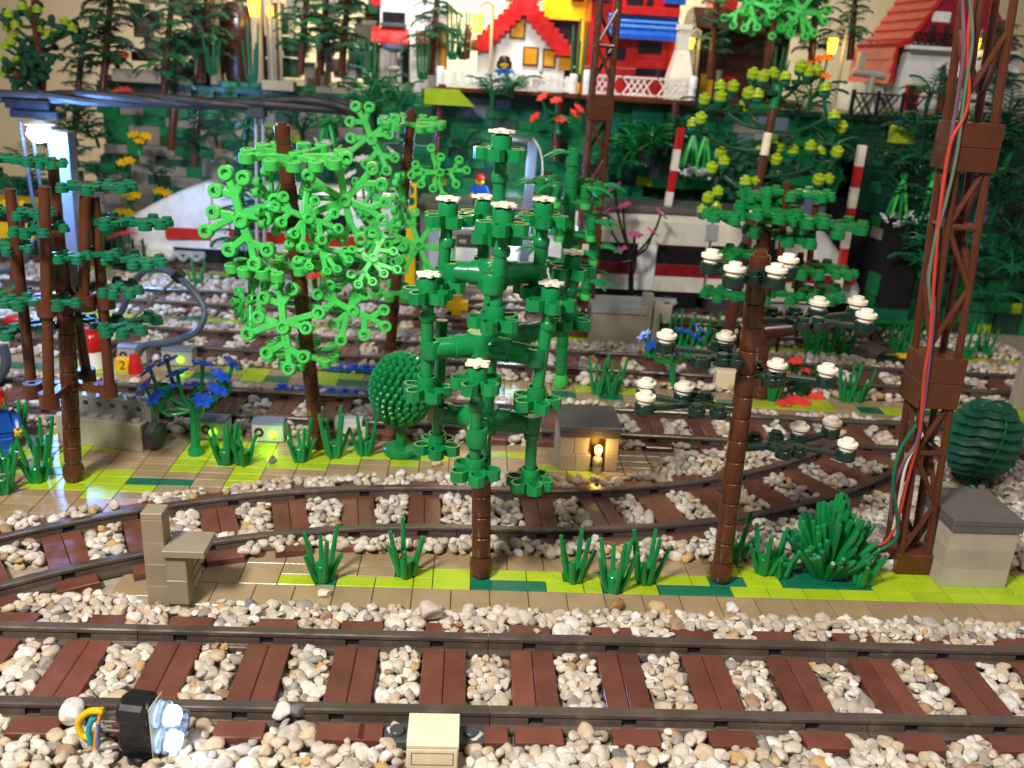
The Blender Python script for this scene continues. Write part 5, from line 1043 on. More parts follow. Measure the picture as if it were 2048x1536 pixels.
FERN = [(150, 235, 84, 1.2, 'leafdark', 'blue lit fern beside the left lamp head'), (175, 265, 84, 1.0, 'leafdark', 'small fern below the blue lit one'), (310, 355, 82, .9, 'leafdark', 'striped dark fern on grey hill bricks'), (455, 250, 78, 1.3, 'leaf', 'fern left of the cable stand clamp'), (480, 300, 76, 1.3, 'leaf', 'fern above the left train roof'), (500, 235, 79, 1.0, 'leaf', 'fern hanging just under the overhead cable'), (590, 240, 80, 1.3, 'leafdark', 'dark fern right of the cable stand clamp'), (655, 270, 80, 1.2, 'green', 'drooping bright fern behind the leaning tree top'), (735, 225, 80, 1.7, 'leaf', 'large palm like fern at the cable end'), (800, 225, 80, 1.4, 'leaf', 'palm like fern left of the lime ledge'), (985, 205, 78, 1.2, 'leaf', 'tall fern under the picket fence'), (1025, 185, 79, 1.1, 'leaf', 'fern touching the picket fence deck from below'), (930, 310, 79, 1.2, 'leafdark', 'fern left of the bent arm lamp'),
        (1265, 320, 76, 1.5, 'green', 'arching fern cluster right of the distant mast'), (1300, 300, 76, 1.4, 'green', 'arching fern left of the first striped pole'), (1240, 345, 76, 1.2, 'leaf', 'low fern right of the distant mast'), (1470, 330, 70, 1.2, 'leaf', 'fern among the lime fruit'), (1620, 210, 74, 1.3, 'leaf', 'fern under the right lattice fence'), (1720, 340, 66, 1.4, 'leafdark', 'dark fern over the tunnel mouth'), (1790, 350, 63, 1.3, 'leafdark', 'dark fern hanging beside the tunnel'), (1830, 280, 64, 1.3, 'leaf', 'fern beside the lime block on the right shoulder'), (1820, 460, 61, 1.5, 'leafdark', 'broad dark fern right of the tunnel mouth'), (1850, 540, 60, 1.5, 'leaf', 'broad fern low on the right shoulder'), (1990, 430, 60, 1.7, 'leafdark', 'dark fern right of the right mast'), (2020, 560, 59, 1.5, 'leaf', 'fern at the right edge halfway up'), (1975, 610, 59, 1.2, 'leaf', 'low fern behind the right mast'), (2010, 260, 62, 1.6, 'leafdark', 'dark fern at the right edge below the red roofed house'), (1860, 200, 70, 1.2, 'leaf', 'fern below the red roofed house door'), (1480, 390, 72, 1.1, 'leafdark', 'dark fern under the lime fruit'), (390, 300, 81, 1.0, 'leafdark', 'dark fern between grey bricks left of the cable stand')]
for i, (px, py, Y, sc, m, l) in enumerate(FERN): fern('fern', l, P(px, py, Y), 6, sc, m, 'ferns on the hillside', .35, i)
rd = random.Random(21); n_f = 0
def extra(n, x0, x1, y0, y1, Yf, mats, where, s0=.9, s1=1.5):
    global n_f
    for k, px in enumerate(sorted(rd.uniform(x0, x1) for _ in range(n))):
        py = rd.uniform(y0, y1); n_f += 1
        fern('fern', '%s fern from the left growing %s' % (ordn[k], where), P(px, py, Yf(px, py)), 6, rd.uniform(s0, s1), rd.choice(mats), 'ferns growing '+where, .35, 100+n_f)
extra(12, 430, 900, 190, 350, lambda x, y: 83.5-(350-y)*-.005, ['leaf', 'leafdark', 'leafdark'], 'on the middle hillside')
extra(16, 1180, 1680, 225, 400, lambda x, y: 78.5, ['leaf', 'leafdark', 'leafdark'], 'above the right train')
extra(18, 1800, 2060, 240, 640, lambda x, y: 62.0-(y-240)*.006, ['leaf', 'leafdark', 'leafdark'], 'on the right shoulder', 1.1, 1.7)
extra(8, 10, 200, 270, 420, lambda x, y: 83.0, ['leafdark', 'leaf'], 'behind the left lamp')
def posy(label, heads, Y, mat, base, r=1.0, stem='green'): return flower_plant('flower_plant', label, base, [(x, y, 0) for x, y in heads], Y, mat, stem, r, None, False)
for l, heads, Y, m in [('red flowers under the right end of the picket fence', [(1085, 195), (1112, 202), (1070, 235), (1120, 240), (1150, 228), (1158, 218)], 78, 'flowerred'), ('yellow flowers on the grey left hill bricks', [(267, 270), (280, 282), (292, 273)], 82, 'yellow'), ('yellow flowers right above the left train nose', [(318, 382), (332, 386)], 80, 'yellow'), ('yellow flowers left of the train nose', [(252, 388), (270, 390), (262, 394)], 79, 'yellow'), ('yellow flowers beside the left train tip', [(238, 425), (255, 426)], 78, 'yellow'), ('yellow flowers on the lime brick of the left hill', [(245, 326), (258, 322)], 82, 'yellow'), ('red flowers on the left hill crest', [(228, 118), (245, 112)], 87, 'flowerred'), ('red flowers just above the overhead cable', [(235, 185), (252, 182)], 82, 'flowerred'), ('orange flowers beside the right lantern', [(1640, 118), (1655, 116), (1615, 130), (1650, 152)], 84, 'orange')]:
    c = P(sum(h[0] for h in heads)/len(heads), max(h[1] for h in heads)+28, Y+1.2); posy(l, heads, Y, m, c, 1.15)
def hanging(label, px, py0, py1, Y):
    top = P(px, py0, Y); t = thing('hanging_plant', label, 'plant', top); rd = random.Random(px); L = top.z-P(px, py1, Y).z
    obj('bracket', MB().lathe([(0, 0), (.4, 0), (.4, .6), (0, .7)], 10, T(0, 0, -.1)), 'green', t)
    for k in range(8):
        a = 2*PI*k/8; e = Vector((math.cos(a)*1.2, math.sin(a)*.9, -L*rd.uniform(.8, 1.05))); obj('blade', MB().tube([(0, 0, 0), Vector((e.x*.55, e.y*.55, e.z*.5)), e], [.12, .16, .18, .2, .2, .18, .15, .12, .08], 6), 'bright' if k % 2 else 'green', t)
        if k % 2 == 0: part('white_flower', ('flower', 'w'), m_flower, 'white', t, axis(e, (e.x, e.y, -1)) @ Matrix.Scale(.95, 4))
for px, a, b, Y, l in [(1388, 265, 345, 72, 'hanging green plant with white flowers right of the first striped pole'), (1412, 268, 350, 72, 'second hanging green plant with white flowers near the striped pole'), (1808, 355, 445, 60.5, 'hanging green plant with white flowers right of the tunnel mouth'), (1868, 355, 440, 60.5, 'hanging green plant with white flowers beside the right mast'), (655, 235, 295, 79, 'hanging green plant left of the second bright tree')]: hanging(l, px, a, b, Y)
def striped(label, a, b, Y):
    p, q = P(*b, Y), P(*a, Y); t = thing('striped_pole', label, 'pole', p, 'red and white striped poles'); d = q-p; n = max(4, int(d.length/1.9))
    for k in range(n): obj('pole_brick', MB().box(-.38, -.38, d.length*k/n+.01, .38, .38, d.length*(k+1)/n-.01, .03, axis((0, 0, 0), d)), 'red' if k % 2 else 'offwhite', t)
striped('red and white striped pole above the passenger car roof', (1362, 255), (1333, 425), 66); striped('red and white striped pole at the tunnel mouth', (1725, 290), (1675, 575), 61.5)
tag(obj('lime_block', MB().box(-1.3, 0, -.9, 1.3, 1.4, .9, .04), 'lime', None, Matrix.Translation(P(1812, 270, 64))), 'single lime block on the right shoulder', 'brick')
tag(obj('lime_ledge', MB().prism([(-3, -.9), (3, -.9), (1, .9), (-3, .9)], 0, 1.4, Matrix.Translation(P(900, 194, 79.8)) @ Matrix.Rotation(PI/2, 4, 'X')), 'lime'), 'lime wedge ledge under the left end of the picket fence', 'ledge')
for px, a, b, Y, l in [(885, 168, 345, 80.2, 'brown timber prop under the left end of the picket fence'), (1122, 185, 320, 80.2, 'brown timber prop under the right end of the picket fence'), (1352, 205, 330, 80.2, 'brown timber prop under the lattice fence'), (350, 205, 300, 82, 'brown tree stump pole on the left hill'), (145, 290, 420, 80, 'brown pole behind the left lamp post')]:
    p, q = P(px-(b-a)*.09, b, Y), P(px, a, Y); tag(obj('timber_prop', MB().cyl((0, 0, 0), q-p, .5, .5, 12), 'brown', None, Matrix.Translation(p)), l, 'post')

# ================================================================ village on the terrace
zT = 22.62
# picket fence on its deck
f0 = P(880, 172, 80.5); f1 = P(1145, 186, 80.5); zf = (f0.z+f1.z)/2; W = f1.x-f0.x
t = thing('picket_fence', 'white picket fence in front of the white gabled house', 'fence', (f0.x, 80.5, zf))
H = P(1000, 133, 80.5).z-P(1000, 165, 80.5).z
for k in range(16):
    x = .75+(W-1.5)*k/15; part('picket', 'picket', lambda: MB().prism([(-.33, 0), (.33, 0), (.33, H-.35), (.2, H-.08), (0, H), (-.2, H-.08), (-.33, H-.35)], -.12, .12, Matrix.Rotation(PI/2, 4, 'X')), 'white', t, Matrix.Translation((x, 0, .1)))
obj('fence_rail', MB().box(.3, -.1, .1, W-.3, .14, .62, .02).box(.3, -.08, 1.25, W-.3, .12, 1.5, .02), 'white', t)
for x in (0, W): obj('fence_post', MB().lathe([(0, 0), (.5, 0), (.5, 1.1), (.44, 1.16), (.5, 1.22), (.5, H+.2), (.42, H+.4), (0, H+.45)], 14, T(x, 0, 0)), 'white', t)
t = thing('deck', 'brown plank deck under the white picket fence', 'deck', (f0.x, 80.5, zf-.55)); obj('planks', MB().box(-.6, -.6, 0, W+.6, 5, .52, .04), 'brown', t)
g0 = P(1172, 186, 80.5); g1 = P(1382, 204, 80.5); zg = (g0.z+g1.z)/2; W2 = g1.x-g0.x
t = thing('lattice_fence', 'pale grey lattice fence in front of the red house', 'fence', (g0.x, 80.5, zg))
for k in range(3): lattice(t, W2*k/3+.1, W2*(k+1)/3-.1, .15, 2.35, 0, 'white', .75, .1)
for x in (0, W2): obj('fence_post', MB().lathe([(0, 0), (.5, 0), (.5, 1.2), (.43, 1.26), (.5, 1.32), (.5, 2.6), (.4, 2.8), (0, 2.85)], 14, T(x, 0, 0)), 'white', t)
t = thing('deck', 'brown plank deck under the pale lattice fence', 'deck', (g0.x, 80.5, zg-.55)); obj('planks', MB().box(-.6, -.6, 0, W2+.6, 5, .52, .04), 'brown', t)
# white gabled house with stepped red roof
YH = 88.0; hl, hr = P(945, 110, YH).x, P(1140, 110, YH).x; apx = P(1035, 0, YH); cx = (hl+hr)/2; zapex = P(1035, -8, YH).z
t = thing('house', 'white gabled house with stepped red roof and amber windows', 'house', (cx, YH, zT)); HW = (hr-hl)/2; ha = zapex-zT; n = 10
ze_ = P(945, 95, YH).z-zT
poly = [(-HW+.6, 0), (HW-.6, 0), (HW-.6, ze_)]
for k in range(n): xx = (HW-.6)*(1-(k+1)/n); poly += [((HW-.6)*(1-k/n), ze_+(ha-ze_)*(k+1)/n), (xx, ze_+(ha-ze_)*(k+1)/n)]
poly = poly[:-1]; left = [(-x, z) for x, z in poly[3:][::-1]]
poly = poly+left+[(-HW+.6, ze_)]
obj('wall', MB().prism(poly, -8, 0, Matrix.Rotation(PI/2, 4, 'X')), 'white', t)
for sg in (-1, 1):
    for k in range(n+1):
        xx = (HW+.2)*(1-k/n); z = ze_+(ha-ze_)*k/n; obj('roof_brick', MB().box(min(sg*xx, sg*(xx-2.2)), -.8-.012*k-.005*(sg > 0), z-.35, max(sg*xx, sg*(xx-2.2)), 8.5+.012*k, z+.95, .03), 'red', t)
def win(par, x, z, w_, h, frame='orange', glass='amber', y=-.05):
    f = obj('window', MB().box(x-w_/2, y-.12, z, x+w_/2, y, z+h, .02), frame, par); obj('pane', MB().box(x-w_/2+.22, y-.16, z+.22, x+w_/2-.22, y-.1, z+h-.22, .01), glass, f)
for px, py, w_, h in [(1034, 78, 2.0, 2.5), (1060, 132, 2.0, 2.3), (1097, 136, 1.7, 2.3), (1128, 140, 1.5, 1.6)]: q = P(px, py, YH); win(t, q.x-cx, max(q.z-zT, .3), w_, h, 'tilebrown' if px < 1100 else 'amber')
figure('toy figure in a blue top with black hair behind the picket fence', (P(1009, 125, 84).x, 84, zT), .05, 'blue', 'blue', 'hair', 'black', None, 1.0)
t = thing('statuette', 'thin grey figurine behind the picket fence', 'statuette', (P(1083, 130, 83.5).x, 83.5, zT)); obj('body', MB().lathe([(0, 0), (.6, 0), (.5, .4), (.3, 1.0), (.42, 1.8), (.35, 2.3), (.15, 2.5), (.28, 2.8), (.2, 3.2), (0, 3.3)], 14), 'grey', t)
# yellow shop behind
YS = 96.0; xs0, xs1 = P(1085, 60, YS).x, P(1172, 60, YS).x
t = thing('shop', 'yellow shop building with a glass front between the two houses', 'shop', ((xs0+xs1)/2, YS, zT)); w2 = (xs1-xs0)/2; zo = P(1130, 40, YS).z-zT
obj('upper_wall', MB().box(-w2, 0, zo, w2, 6, zo+7, .04), 'yellow', t); obj('pillar', MB().box(w2-.9, 0, 0, w2, 6, zo-.01, .04), 'yellow', t); obj('shop_window', MB().box(-w2, .6, 0, w2-.91, .9, zo-.01, .02), 'window', t)
for z in (1.6, 3.4): obj('shelf', MB().box(-w2+.2, .25, z, w2-1.1, .58, z+.2, .02), 'tan', t)
obj('roof_slope', MB().prism([(-w2-.5, 0), (w2+.6, 0), (w2+.6, 1.2), (0, 5)], -6.4, .4, Matrix.Translation((0, 0, zo+7.02)) @ Matrix.Rotation(PI/2, 4, 'X')), 'black', t)
obj('roof_gear', MB().box(w2-2.5, -.8, zo+2.5, w2-.6, -.02, zo+6, .3), 'black', t)
# red house with blue awning
YR2 = 87.0; x0, x1 = P(1176, 110, YR2).x, P(1350, 110, YR2).x; cx = (x0+x1)/2; w2 = (x1-x0)/2
t = thing('house', 'red house with blue awning behind the lattice fence', 'house', (cx, YR2, zT))
for k in range(11): obj('wall_course', MB().box(-w2, 0, 1.25*k+.01, w2, 7, 1.25*(k+1)-.01, .03), 'red', t)
def hx(px, py=80): return P(px, py, YR2).x-cx
def hz(px, py): return P(px, py, YR2).z-zT
obj('awning', MB().prism([(0, 0), (-2.6, -2.2), (-2.6, -1.7), (0, .7)], hx(1212), w2-.1, Matrix.Translation((0, -.02, hz(1280, 42))) @ YZ), 'blue', t)
for k in range(3): obj('awning_stripe', MB().prism([(-.5-.7*k, .28-.6*k), (-.75-.7*k, .07-.6*k), (-.72-.7*k, .13-.6*k), (-.47-.7*k, .34-.6*k)], hx(1212)+.02, w2-.12, Matrix.Translation((0, -.02, hz(1280, 42)+.33)) @ YZ), 'skyblue', t)
for a, b, c, d in [(1275, 106, 1325, 84), (1210, 118, 1252, 95), (1252, 12, 1288, -10), (1292, 12, 1308, -10), (1270, 150, 1345, 140)]: obj('window', MB().box(hx(a, b), -.12, max(.2, hz(a, b)), hx(c, d), -.01, hz(c, d), .02), 'window', t)
obj('balcony', MB().box(hx(1225), -1.2, hz(1280, 38)+.4, w2-.2, -.01, hz(1280, 14), .04), 'red', t)
obj('roof_slope', MB().prism([(-w2-.8, 0), (w2+.8, 0), (w2*.55, 4), (-w2*.55, 4)], -7.5, .6, Matrix.Translation((0, 0, 13.78)) @ Matrix.Rotation(PI/2, 4, 'X')), 'blue', t)
for px in (1190, 1340): obj('roof_corner', MB().box(hx(px)-1.3, -.9, 11.5, hx(px)+1.3, .5, 13.2, .04), 'blue', t)
# cream chimney stack, lantern beside
q = P(1357, 160, 83.5); t = thing('kiln_stack', 'cream bottle shaped stack with narrow neck right of the red house', 'stack', (q.x, 83.5, zT)); hk = P(1357, 48, 83.5).z-zT
for z0, z1, a, b in [(0, .32, 1.45, 1.45), (.32, .68, 1.45, .75), (.68, .93, .75, .7), (.93, 1.0, .85, .85)]:
    vs = [(sx_*r, sy_*r, z*hk) for z, r in ((z0+.002, a), (z1-.002, b)) for sx_, sy_ in ((-1, -1), (1, -1), (1, 1), (-1, 1))]
    obj('stack_part', MB().add(vs, [(3, 2, 1, 0), (4, 5, 6, 7), (0, 1, 5, 4), (1, 2, 6, 5), (2, 3, 7, 6), (3, 0, 4, 7)]), 'cream', t)
def lantern(label, px, py, Y, post=True, size=1.0, power=.010, base=None):
    q = P(px, py, Y); b = Vector((q.x+1.6*size, Y+.3, base if base else zT)); t = thing('lantern', label, 'lantern', b, 'lit yellow lanterns'); r = q-b
    obj('post', MB().cyl((0, 0, 0), (0, 0, r.z+2.0*size), .24, .2, 10), 'hilltan', t); obj('arm', MB().tube([(0, 0, r.z+1.9*size), (-.8*size, -.15, r.z+2.2*size), (r.x, r.y, r.z+1.5*size)], .16, 7), 'hilltan', t)
    h = obj('hood', MB().lathe([(0, 1.5), (.3, 1.45), (.75, .85), (.75, .75), (0, .8)], 14, Matrix.Translation(r) @ Matrix.Scale(size, 4)), 'hilltan', t); obj('glass', MB().lathe([(0, -1.0), (.4, -1.0), (.5, -.5), (.6, .3), (.55, .74), (0, .78)], 14, Matrix.Translation(r) @ Matrix.Scale(size, 4)), 'lamp_yellow', h)
    lamp('POINT', 'lantern_light', q+Vector((0, -1.2, -.4)), power, (1.0, .66, .2), .5)
lantern('lit yellow lantern left of the white gabled house', 956, 45, 86, True, 1.1, .03); lantern('lit yellow lantern left of the red roofed house', 1665, 90, 83, True, 1.0, .02); lantern('lit yellow lantern beside the rock arch', 508, 12, 88, True, 1.2, .045, 21.2); lantern('small lit lantern right of the cream stack', 1382, 85, 85, True, .7, .008); lantern('small lit lantern seen through the right mast', 1953, 88, 86, True, .8, .006); lantern('small lit lantern right of the rock arch', 540, 22, 91, True, .7, .01, 21.2)
# white house at left with red awnings
YW = 91.0; a0, a1 = P(752, 80, YW).x, P(890, 80, YW).x; cx = (a0+a1)/2; w2 = (a1-a0)/2
t = thing('house', 'white house with dark window and two red awnings left of the picket fence', 'house', (cx, YW, 21.2)); zb = 21.2
def wx(px): return P(px, 60, YW).x-cx
def wz(py): return P(800, py, YW).z-zb
for k in range(12): obj('wall_course', MB().box(-w2-(0 if k < 5 else -.5), 0, 1.25*k+.01, w2, 7, 1.25*(k+1)-.01, .03), 'white', t)
obj('window', MB().box(wx(765), -.15, wz(55), wx(810), -.01, wz(25), .03), 'window', t); obj('balcony_rail', MB().box(wx(762), -.6, wz(55), wx(813), -.2, wz(47), .05), 'darkgrey', t)
for a, b, c, d in [(745, 818, 80, 56), (833, 886, 76, 58)]: obj('awning', MB().prism([(0, 0), (-1.8, -1.1), (-1.8, -.8), (0, .9)], wx(a), wx(b), Matrix.Translation((0, 0, wz(d)-.9)) @ YZ), 'red', t)
for a in (745, 808): obj('door_frame', MB().box(wx(a), -1.2, 0, wx(a)+.8, -.3, wz(80), .05), 'black', t)
obj('door', MB().box(wx(760), -.12, .1, wx(806), -.01, wz(84), .03), 'cream', t); obj('gable_trim', MB().box(wx(742), -.5, wz(15), wx(762), .3, wz(-8), .05), 'red', t)
tag(obj('amber_pole', MB().cyl((0, 0, 0), (0, 0, P(887, 60, 87).z-21.2), .45, None, 12), 'amber', None, Matrix.Translation((P(887, 130, 87).x, 87, 21.25))), 'amber pole at the left end of the picket fence', 'pole')
t = thing('pedestal', 'grey stone pedestal with a round basin left of the picket fence', 'pedestal', P(786, 178, 85.5)); hq = P(786, 92, 85.5).z-P(786, 178, 85.5).z
obj('column', MB().lathe([(0, 0), (.9, 0), (.9, .5), (.55, .7), (.55, hq*.4), (.9, hq*.45), (.95, hq*.5), (.5, hq*.56), (.45, hq*.88), (0, hq*.88)], 16), 'hutgrey', t); obj('basin', MB().lathe([(0, hq*.86), (.6, hq*.86), (1.35, hq*.95), (1.4, hq*1.05), (1.2, hq*1.05), (0, hq*.98)], 20), 'bluegrey', t)
# rock arch
YC = 92.0; q = P(475, 130, YC)
t = thing('rock_arch', 'dark hollow rock arch with pale columns on the left hill', 'rock arch', (q.x, YC, 21.2)); hk = P(475, 5, YC).z-21.2
obj('hollow', MB().lathe([(0, 0), (.62, 0), (.9, .25), (1.05, .6), (.95, .85), (.5, 1.0), (0, 1.02)], 20, Matrix.Diagonal((2.1, 1.2, hk, 1))), 'darkbrown', t)
for x, m in ((-2.9, 'hilltan'), (2.6, 'hilltan'), (4.6, 'hillgrey'), (-4.8, 'hillgrey')): obj('column', MB().box(x-.7, -.5, 0, x+.7, 2, hk*(1.1 if abs(x) < 4 else .9), .2), m, t)
for i in range(90):
    rd = random.Random(i); obj('rock_brick', MB().box(0, 0, 0, rd.choice([2, 3]), 2, 1.2*rd.choice([1, 2]), .04), rd.choice(['hilltan', 'hillgrey', 'hillgrey', 'rock', 'rock', 'leafdark', 'leafdark', 'darkbrown']), t, Matrix.Translation((rd.uniform(-15, 17), 2.2+rd.uniform(0, 1.5), hk*1.05*rd.random()**1.3)))
# dark lodge
YD = 92.0; d0, d1 = P(1392, 100, YD).x, P(1578, 100, YD).x; cx = (d0+d1)/2; w2 = (d1-d0)/2; hd = P(1490, 45, YD).z-zT
t = thing('lodge', 'dark brown lodge with a flat ridge roof in the middle of the village', 'lodge', (cx, YD, zT))
for k in range(6): obj('wall_plank', MB().box(-w2, 0, hd*.9*k/6+.01, w2, 6, hd*.9*(k+1)/6-.01, .05), 'darkbrown', t)
obj('roof', MB().prism([(-2.2, 0), (6.5, 0), (4.5, 2.2), (1, 2.6)], -w2-.8, w2+.8, Matrix.Translation((0, 0, hd*.9)) @ YZ), 'darkbrown', t)
for px in (1418, 1462): obj('door', MB().box(P(px, 120, YD).x-cx-.9, -.12, .1, P(px, 120, YD).x-cx+.9, -.01, 3.6, .03), 'amber' if px < 1440 else 'darkred', t)
for px in (1437, 1507, 1553): obj('veranda_post', MB().cyl((P(px, 120, YD).x-cx, -1.4, 0), (P(px, 120, YD).x-cx, -1.4, 4.2), .4, None, 10), 'hillgrey', t)
obj('red_gable', MB().box(P(1430, 10, YD).x-cx, 1, hd+1, P(1480, 10, YD).x-cx, 5, hd+5, .05), 'red', t)
tag(obj('veranda_rail', MB().box(P(1395, 165, 84).x, 83.8, zT+.1, P(1600, 165, 84).x, 84.2, zT+1.0, .05), 'darkbrown'), 'dark brown railing in front of the lodge', 'railing')
# right house with big red roof
YB = 86.0; cx = P(1850, 120, YB).x
t = thing('house', 'white house with a huge red slate roof and balcony at the right', 'house', (cx, YB, zT))
def rx(px, py): return P(px, py, YB).x-cx
def rz_(px, py): return P(px, py, YB).z-zT
def poly_px(pts): return [(rx(*p), rz_(*p)) for p in pts]
R90 = Matrix.Rotation(PI/2, 4, 'X')
obj('wall', MB().prism(poly_px([(1798, 215), (1798, 160), (1822, 84), (2040, 104), (2035, 225)]), -11, 0, R90), 'white', t)
obj('side_wall', MB().box(rx(1798, 165)-3.2, 4, 0, rx(1798, 165)-.02, 12, rz_(1798, 172), .03), 'white', t)
obj('upper_wall', MB().prism(poly_px([(1826, 82), (1905, -22), (1960, -50), (2036, 102)]), -11, .03, R90), 'darkred', t)
PRF = [(1912, -40), (1866, 22), (1822, 82)]; pf = [(rx(*p), rz_(*p)) for p in PRF]; pf += [(pf[-1][0]-1.6, pf[-1][1]-.9), (rx(1790, 165)-.6, rz_(1790, 168))]
n = 0
for (xa, za), (xb_, zb_) in zip(pf, pf[1:]):
    L = math.hypot(xb_-xa, zb_-za); m = max(1, round(L/1.25)); nx, nz = -(za-zb_)/L, -(xb_-xa)/L
    if nz < 0: nx, nz = -nx, -nz
    if nx > 0: nx = -nx
    for k in range(m):
        p, q = (xa+(xb_-xa)*k/m, za+(zb_-za)*k/m), (xa+(xb_-xa)*(k+1)/m, za+(zb_-za)*(k+1)/m)
        obj('roof_course', MB().prism([p, q, (q[0]+nx*.62, q[1]+nz*.62), (p[0]+nx*.4, p[1]+nz*.4)], -12.5-.01*n, .5+.012*n, R90), 'red', t); n += 1
obj('balcony_slab', MB().box(rx(1808, 92), -1.8, rz_(1808, 98), rx(1925, 98), -.03, rz_(1808, 90), .04), 'white', t)
bl = lattice(t, rx(1812, 85), rx(1925, 90), rz_(1812, 90), rz_(1812, 64), -1.7, 'black', .8, .09)
obj('window', MB().box(rx(1862, 45), -.15, rz_(1862, 43), rx(1898, 45), .03, rz_(1862, 22), .02), 'white', t)
for px in (1862, 1890): obj('balcony_door', MB().box(rx(px-7, 80), -.14, rz_(px, 84), rx(px+7, 80), .04, rz_(px, 50), .02), 'darkbrown', t)
d = obj('door', MB().box(rx(1806, 200), -.2, .1, rx(1836, 200), -.01, rz_(1806, 168), .03), 'red', t); obj('door_panel', MB().box(rx(1812, 200), -.25, .3, rx(1829, 200), -.2, rz_(1806, 172), .02), 'darkbrown', d)
obj('tall_chair', MB().box(rx(1862, 200), -2.5, 0, rx(1893, 200), -1.5, rz_(1862, 152), .1), 'darkbrown', t)
t = thing('well', 'grey crossed stone well head in front of the red slate roof', 'well', (P(1738, 190, 82).x, 82, zT)); hw_ = P(1738, 150, 82).z-zT
obj('column', MB().cyl((0, 0, 0), (0, 0, hw_), .5, .45, 12), 'hutgrey', t); obj('beam', MB().cyl((-2.6, 0, hw_+.3), (1.6, 0, hw_), .5, None, 12), 'hutgrey', t); obj('upright', MB().box(-2.2, -.4, hw_+.6, -1.3, .4, hw_+2.6, .05), 'hutgrey', t)
t = thing('lattice_fence', 'black lattice fence in front of the red slate roofed house', 'fence', (P(1700, 230, 79.5).x, 79.5, zT-.2)); W3 = P(1850, 230, 79.5).x-P(1700, 230, 79.5).x
for k in range(3): lattice(t, W3*k/3+.08, W3*(k+1)/3-.08, 0, 2.8, 0, 'black', .8, .12)
for k in range(4): obj('post', MB().box(W3*k/3-.2, -.2, 0, W3*k/3+.2, .2, 3.1, .03), 'black', t)
# trees of the village
def pine(label, px, py_base, py_top, Y, mat, r=2.6, n=26, name='pine_tree', base_z=None, trunkmat='brown'):
    b = P(px, py_base, Y); tp = P(px+(py_base-py_top)*.085, py_top, Y); t = thing(name, label, 'tree', b, 'trees on the terrace'); rd = random.Random(px*7+py_top); d = tp-b
    obj('trunk', MB().cyl((0, 0, 0), d, .5, .3, 12), trunkmat, t)
    for k in range(n):
        f = .25+.75*k/n; a = k*2.4+rd.uniform(-.4, .4); q = d*f; sc = (1.15-.55*f)*r/2.6*rd.uniform(.8, 1.2)
        part('needle_spray', 'fern', m_fern(), mat, t, Matrix.Translation(q) @ Matrix.Rotation(a, 4, 'Z') @ Matrix.Rotation(.1+rd.uniform(-.3, .4), 4, 'Y') @ Matrix.Scale(sc, 4))
    return t
pine('dark tree with brown trunk at the upper left beside the beige wall', 205, 190, -60, 86, 'leafdark', 4.2, 44); pine('fern green tree above the left hill ledge', 325, 215, -40, 86, 'leaf', 3.2, 40); pine('pine left of the second terrace pine', 600, 150, -70, 87, 'leaf', 3.4, 36); pine('pine right of the rock arch and left of the white house', 682, 155, -70, 87, 'leafdark', 3.6, 40); pine('dark spreading tree in front of the white house', 862, 150, -60, 87, 'leafdark', 3.8, 30); pine('small dark cone tree behind the picket fence left end', 932, 118, 50, 86, 'leafdark', 1.3, 24); pine('leafy tree left of the red slate roof', 1620, 150, -50, 86, 'leafdark', 3.2, 34); pine('second leafy tree touching the red slate roof', 1700, 120, -20, 88, 'leaf', 2.6, 26); pine('dark tree in front of the lodge', 1420, 160, -60, 85, 'leaf', 2.8, 24); pine('dark tree between lodge and lantern', 1530, 150, -60, 86, 'leafdark', 2.6, 22); pine('dark tree behind the right mast at the terrace edge', 1990, 230, 40, 80, 'leafdark', 3.2, 36); pine('dark creeper tree in front of the white right house', 1880, 225, 130, 81, 'leafdark', 1.6, 24); pine('dark tree filling the gap left of the rock arch', 400, 160, -60, 89, 'leafdark', 3.6, 40); pine('dark tree left of the second terrace pine, behind', 640, 150, -70, 91, 'leafdark', 3.6, 34); pine('low dark tree on the crest left of the hill ledge', 150, 260, 60, 88, 'leafdark', 2.6, 30)
pine('tall green stemmed tree standing before the left train', 466, 575, 205, 71, 'leaf', 3.4, 44, 'fern_tree', None, 'leafdark'); pine('slim dark tree left of the cable stand', 388, 330, 190, 82, 'leafdark', 2.2, 22)
flower_plant('flower_plant', 'small plant with two red flowers behind the leaning bright tree', G(640, 640, .4), [(630, 530, 0), (628, 552, -.3)], 57, 'flowerred', 'leafdark', 1.3, P(636, 590, 57), False)
q0 = P(1545, 60, 84); t = thing('bright_tree', 'pale green leaf crown above the lodge', 'tree', Vector((q0.x, 84, zT)), 'bright green leaf trees'); obj('trunk', MB().cyl((0, 0, 0), (0, 0, 14), .5, .4, 12), 'brown', t)
for i, (px, py) in enumerate([(1500, 5), (1540, 20), (1580, 10), (1600, 25), (1520, -10), (1565, -5)]): frond(t, P(px, py, 84+i % 3), (.2*i-.5, -1, .3), i*1.1, 'bright', 'big', 1.25)
ob = P(80, 250, 84); t = thing('button_tree', 'twisted tree with lime yellow buttons against the beige wall', 'tree', ob); rd = random.Random(8)
obj('trunk', MB().tube([(0, 0, 0), rel(t, P(85, 150, 84)), rel(t, P(72, 60, 84)), rel(t, P(70, -20, 84))], .45, 10), 'brown', t)
obj('low_branch', MB().tube([rel(t, P(65, 185, 84)), rel(t, P(38, 155, 83)), rel(t, P(20, 132, 83)), rel(t, P(8, 118, 83))], .4, 8), 'brown', t)
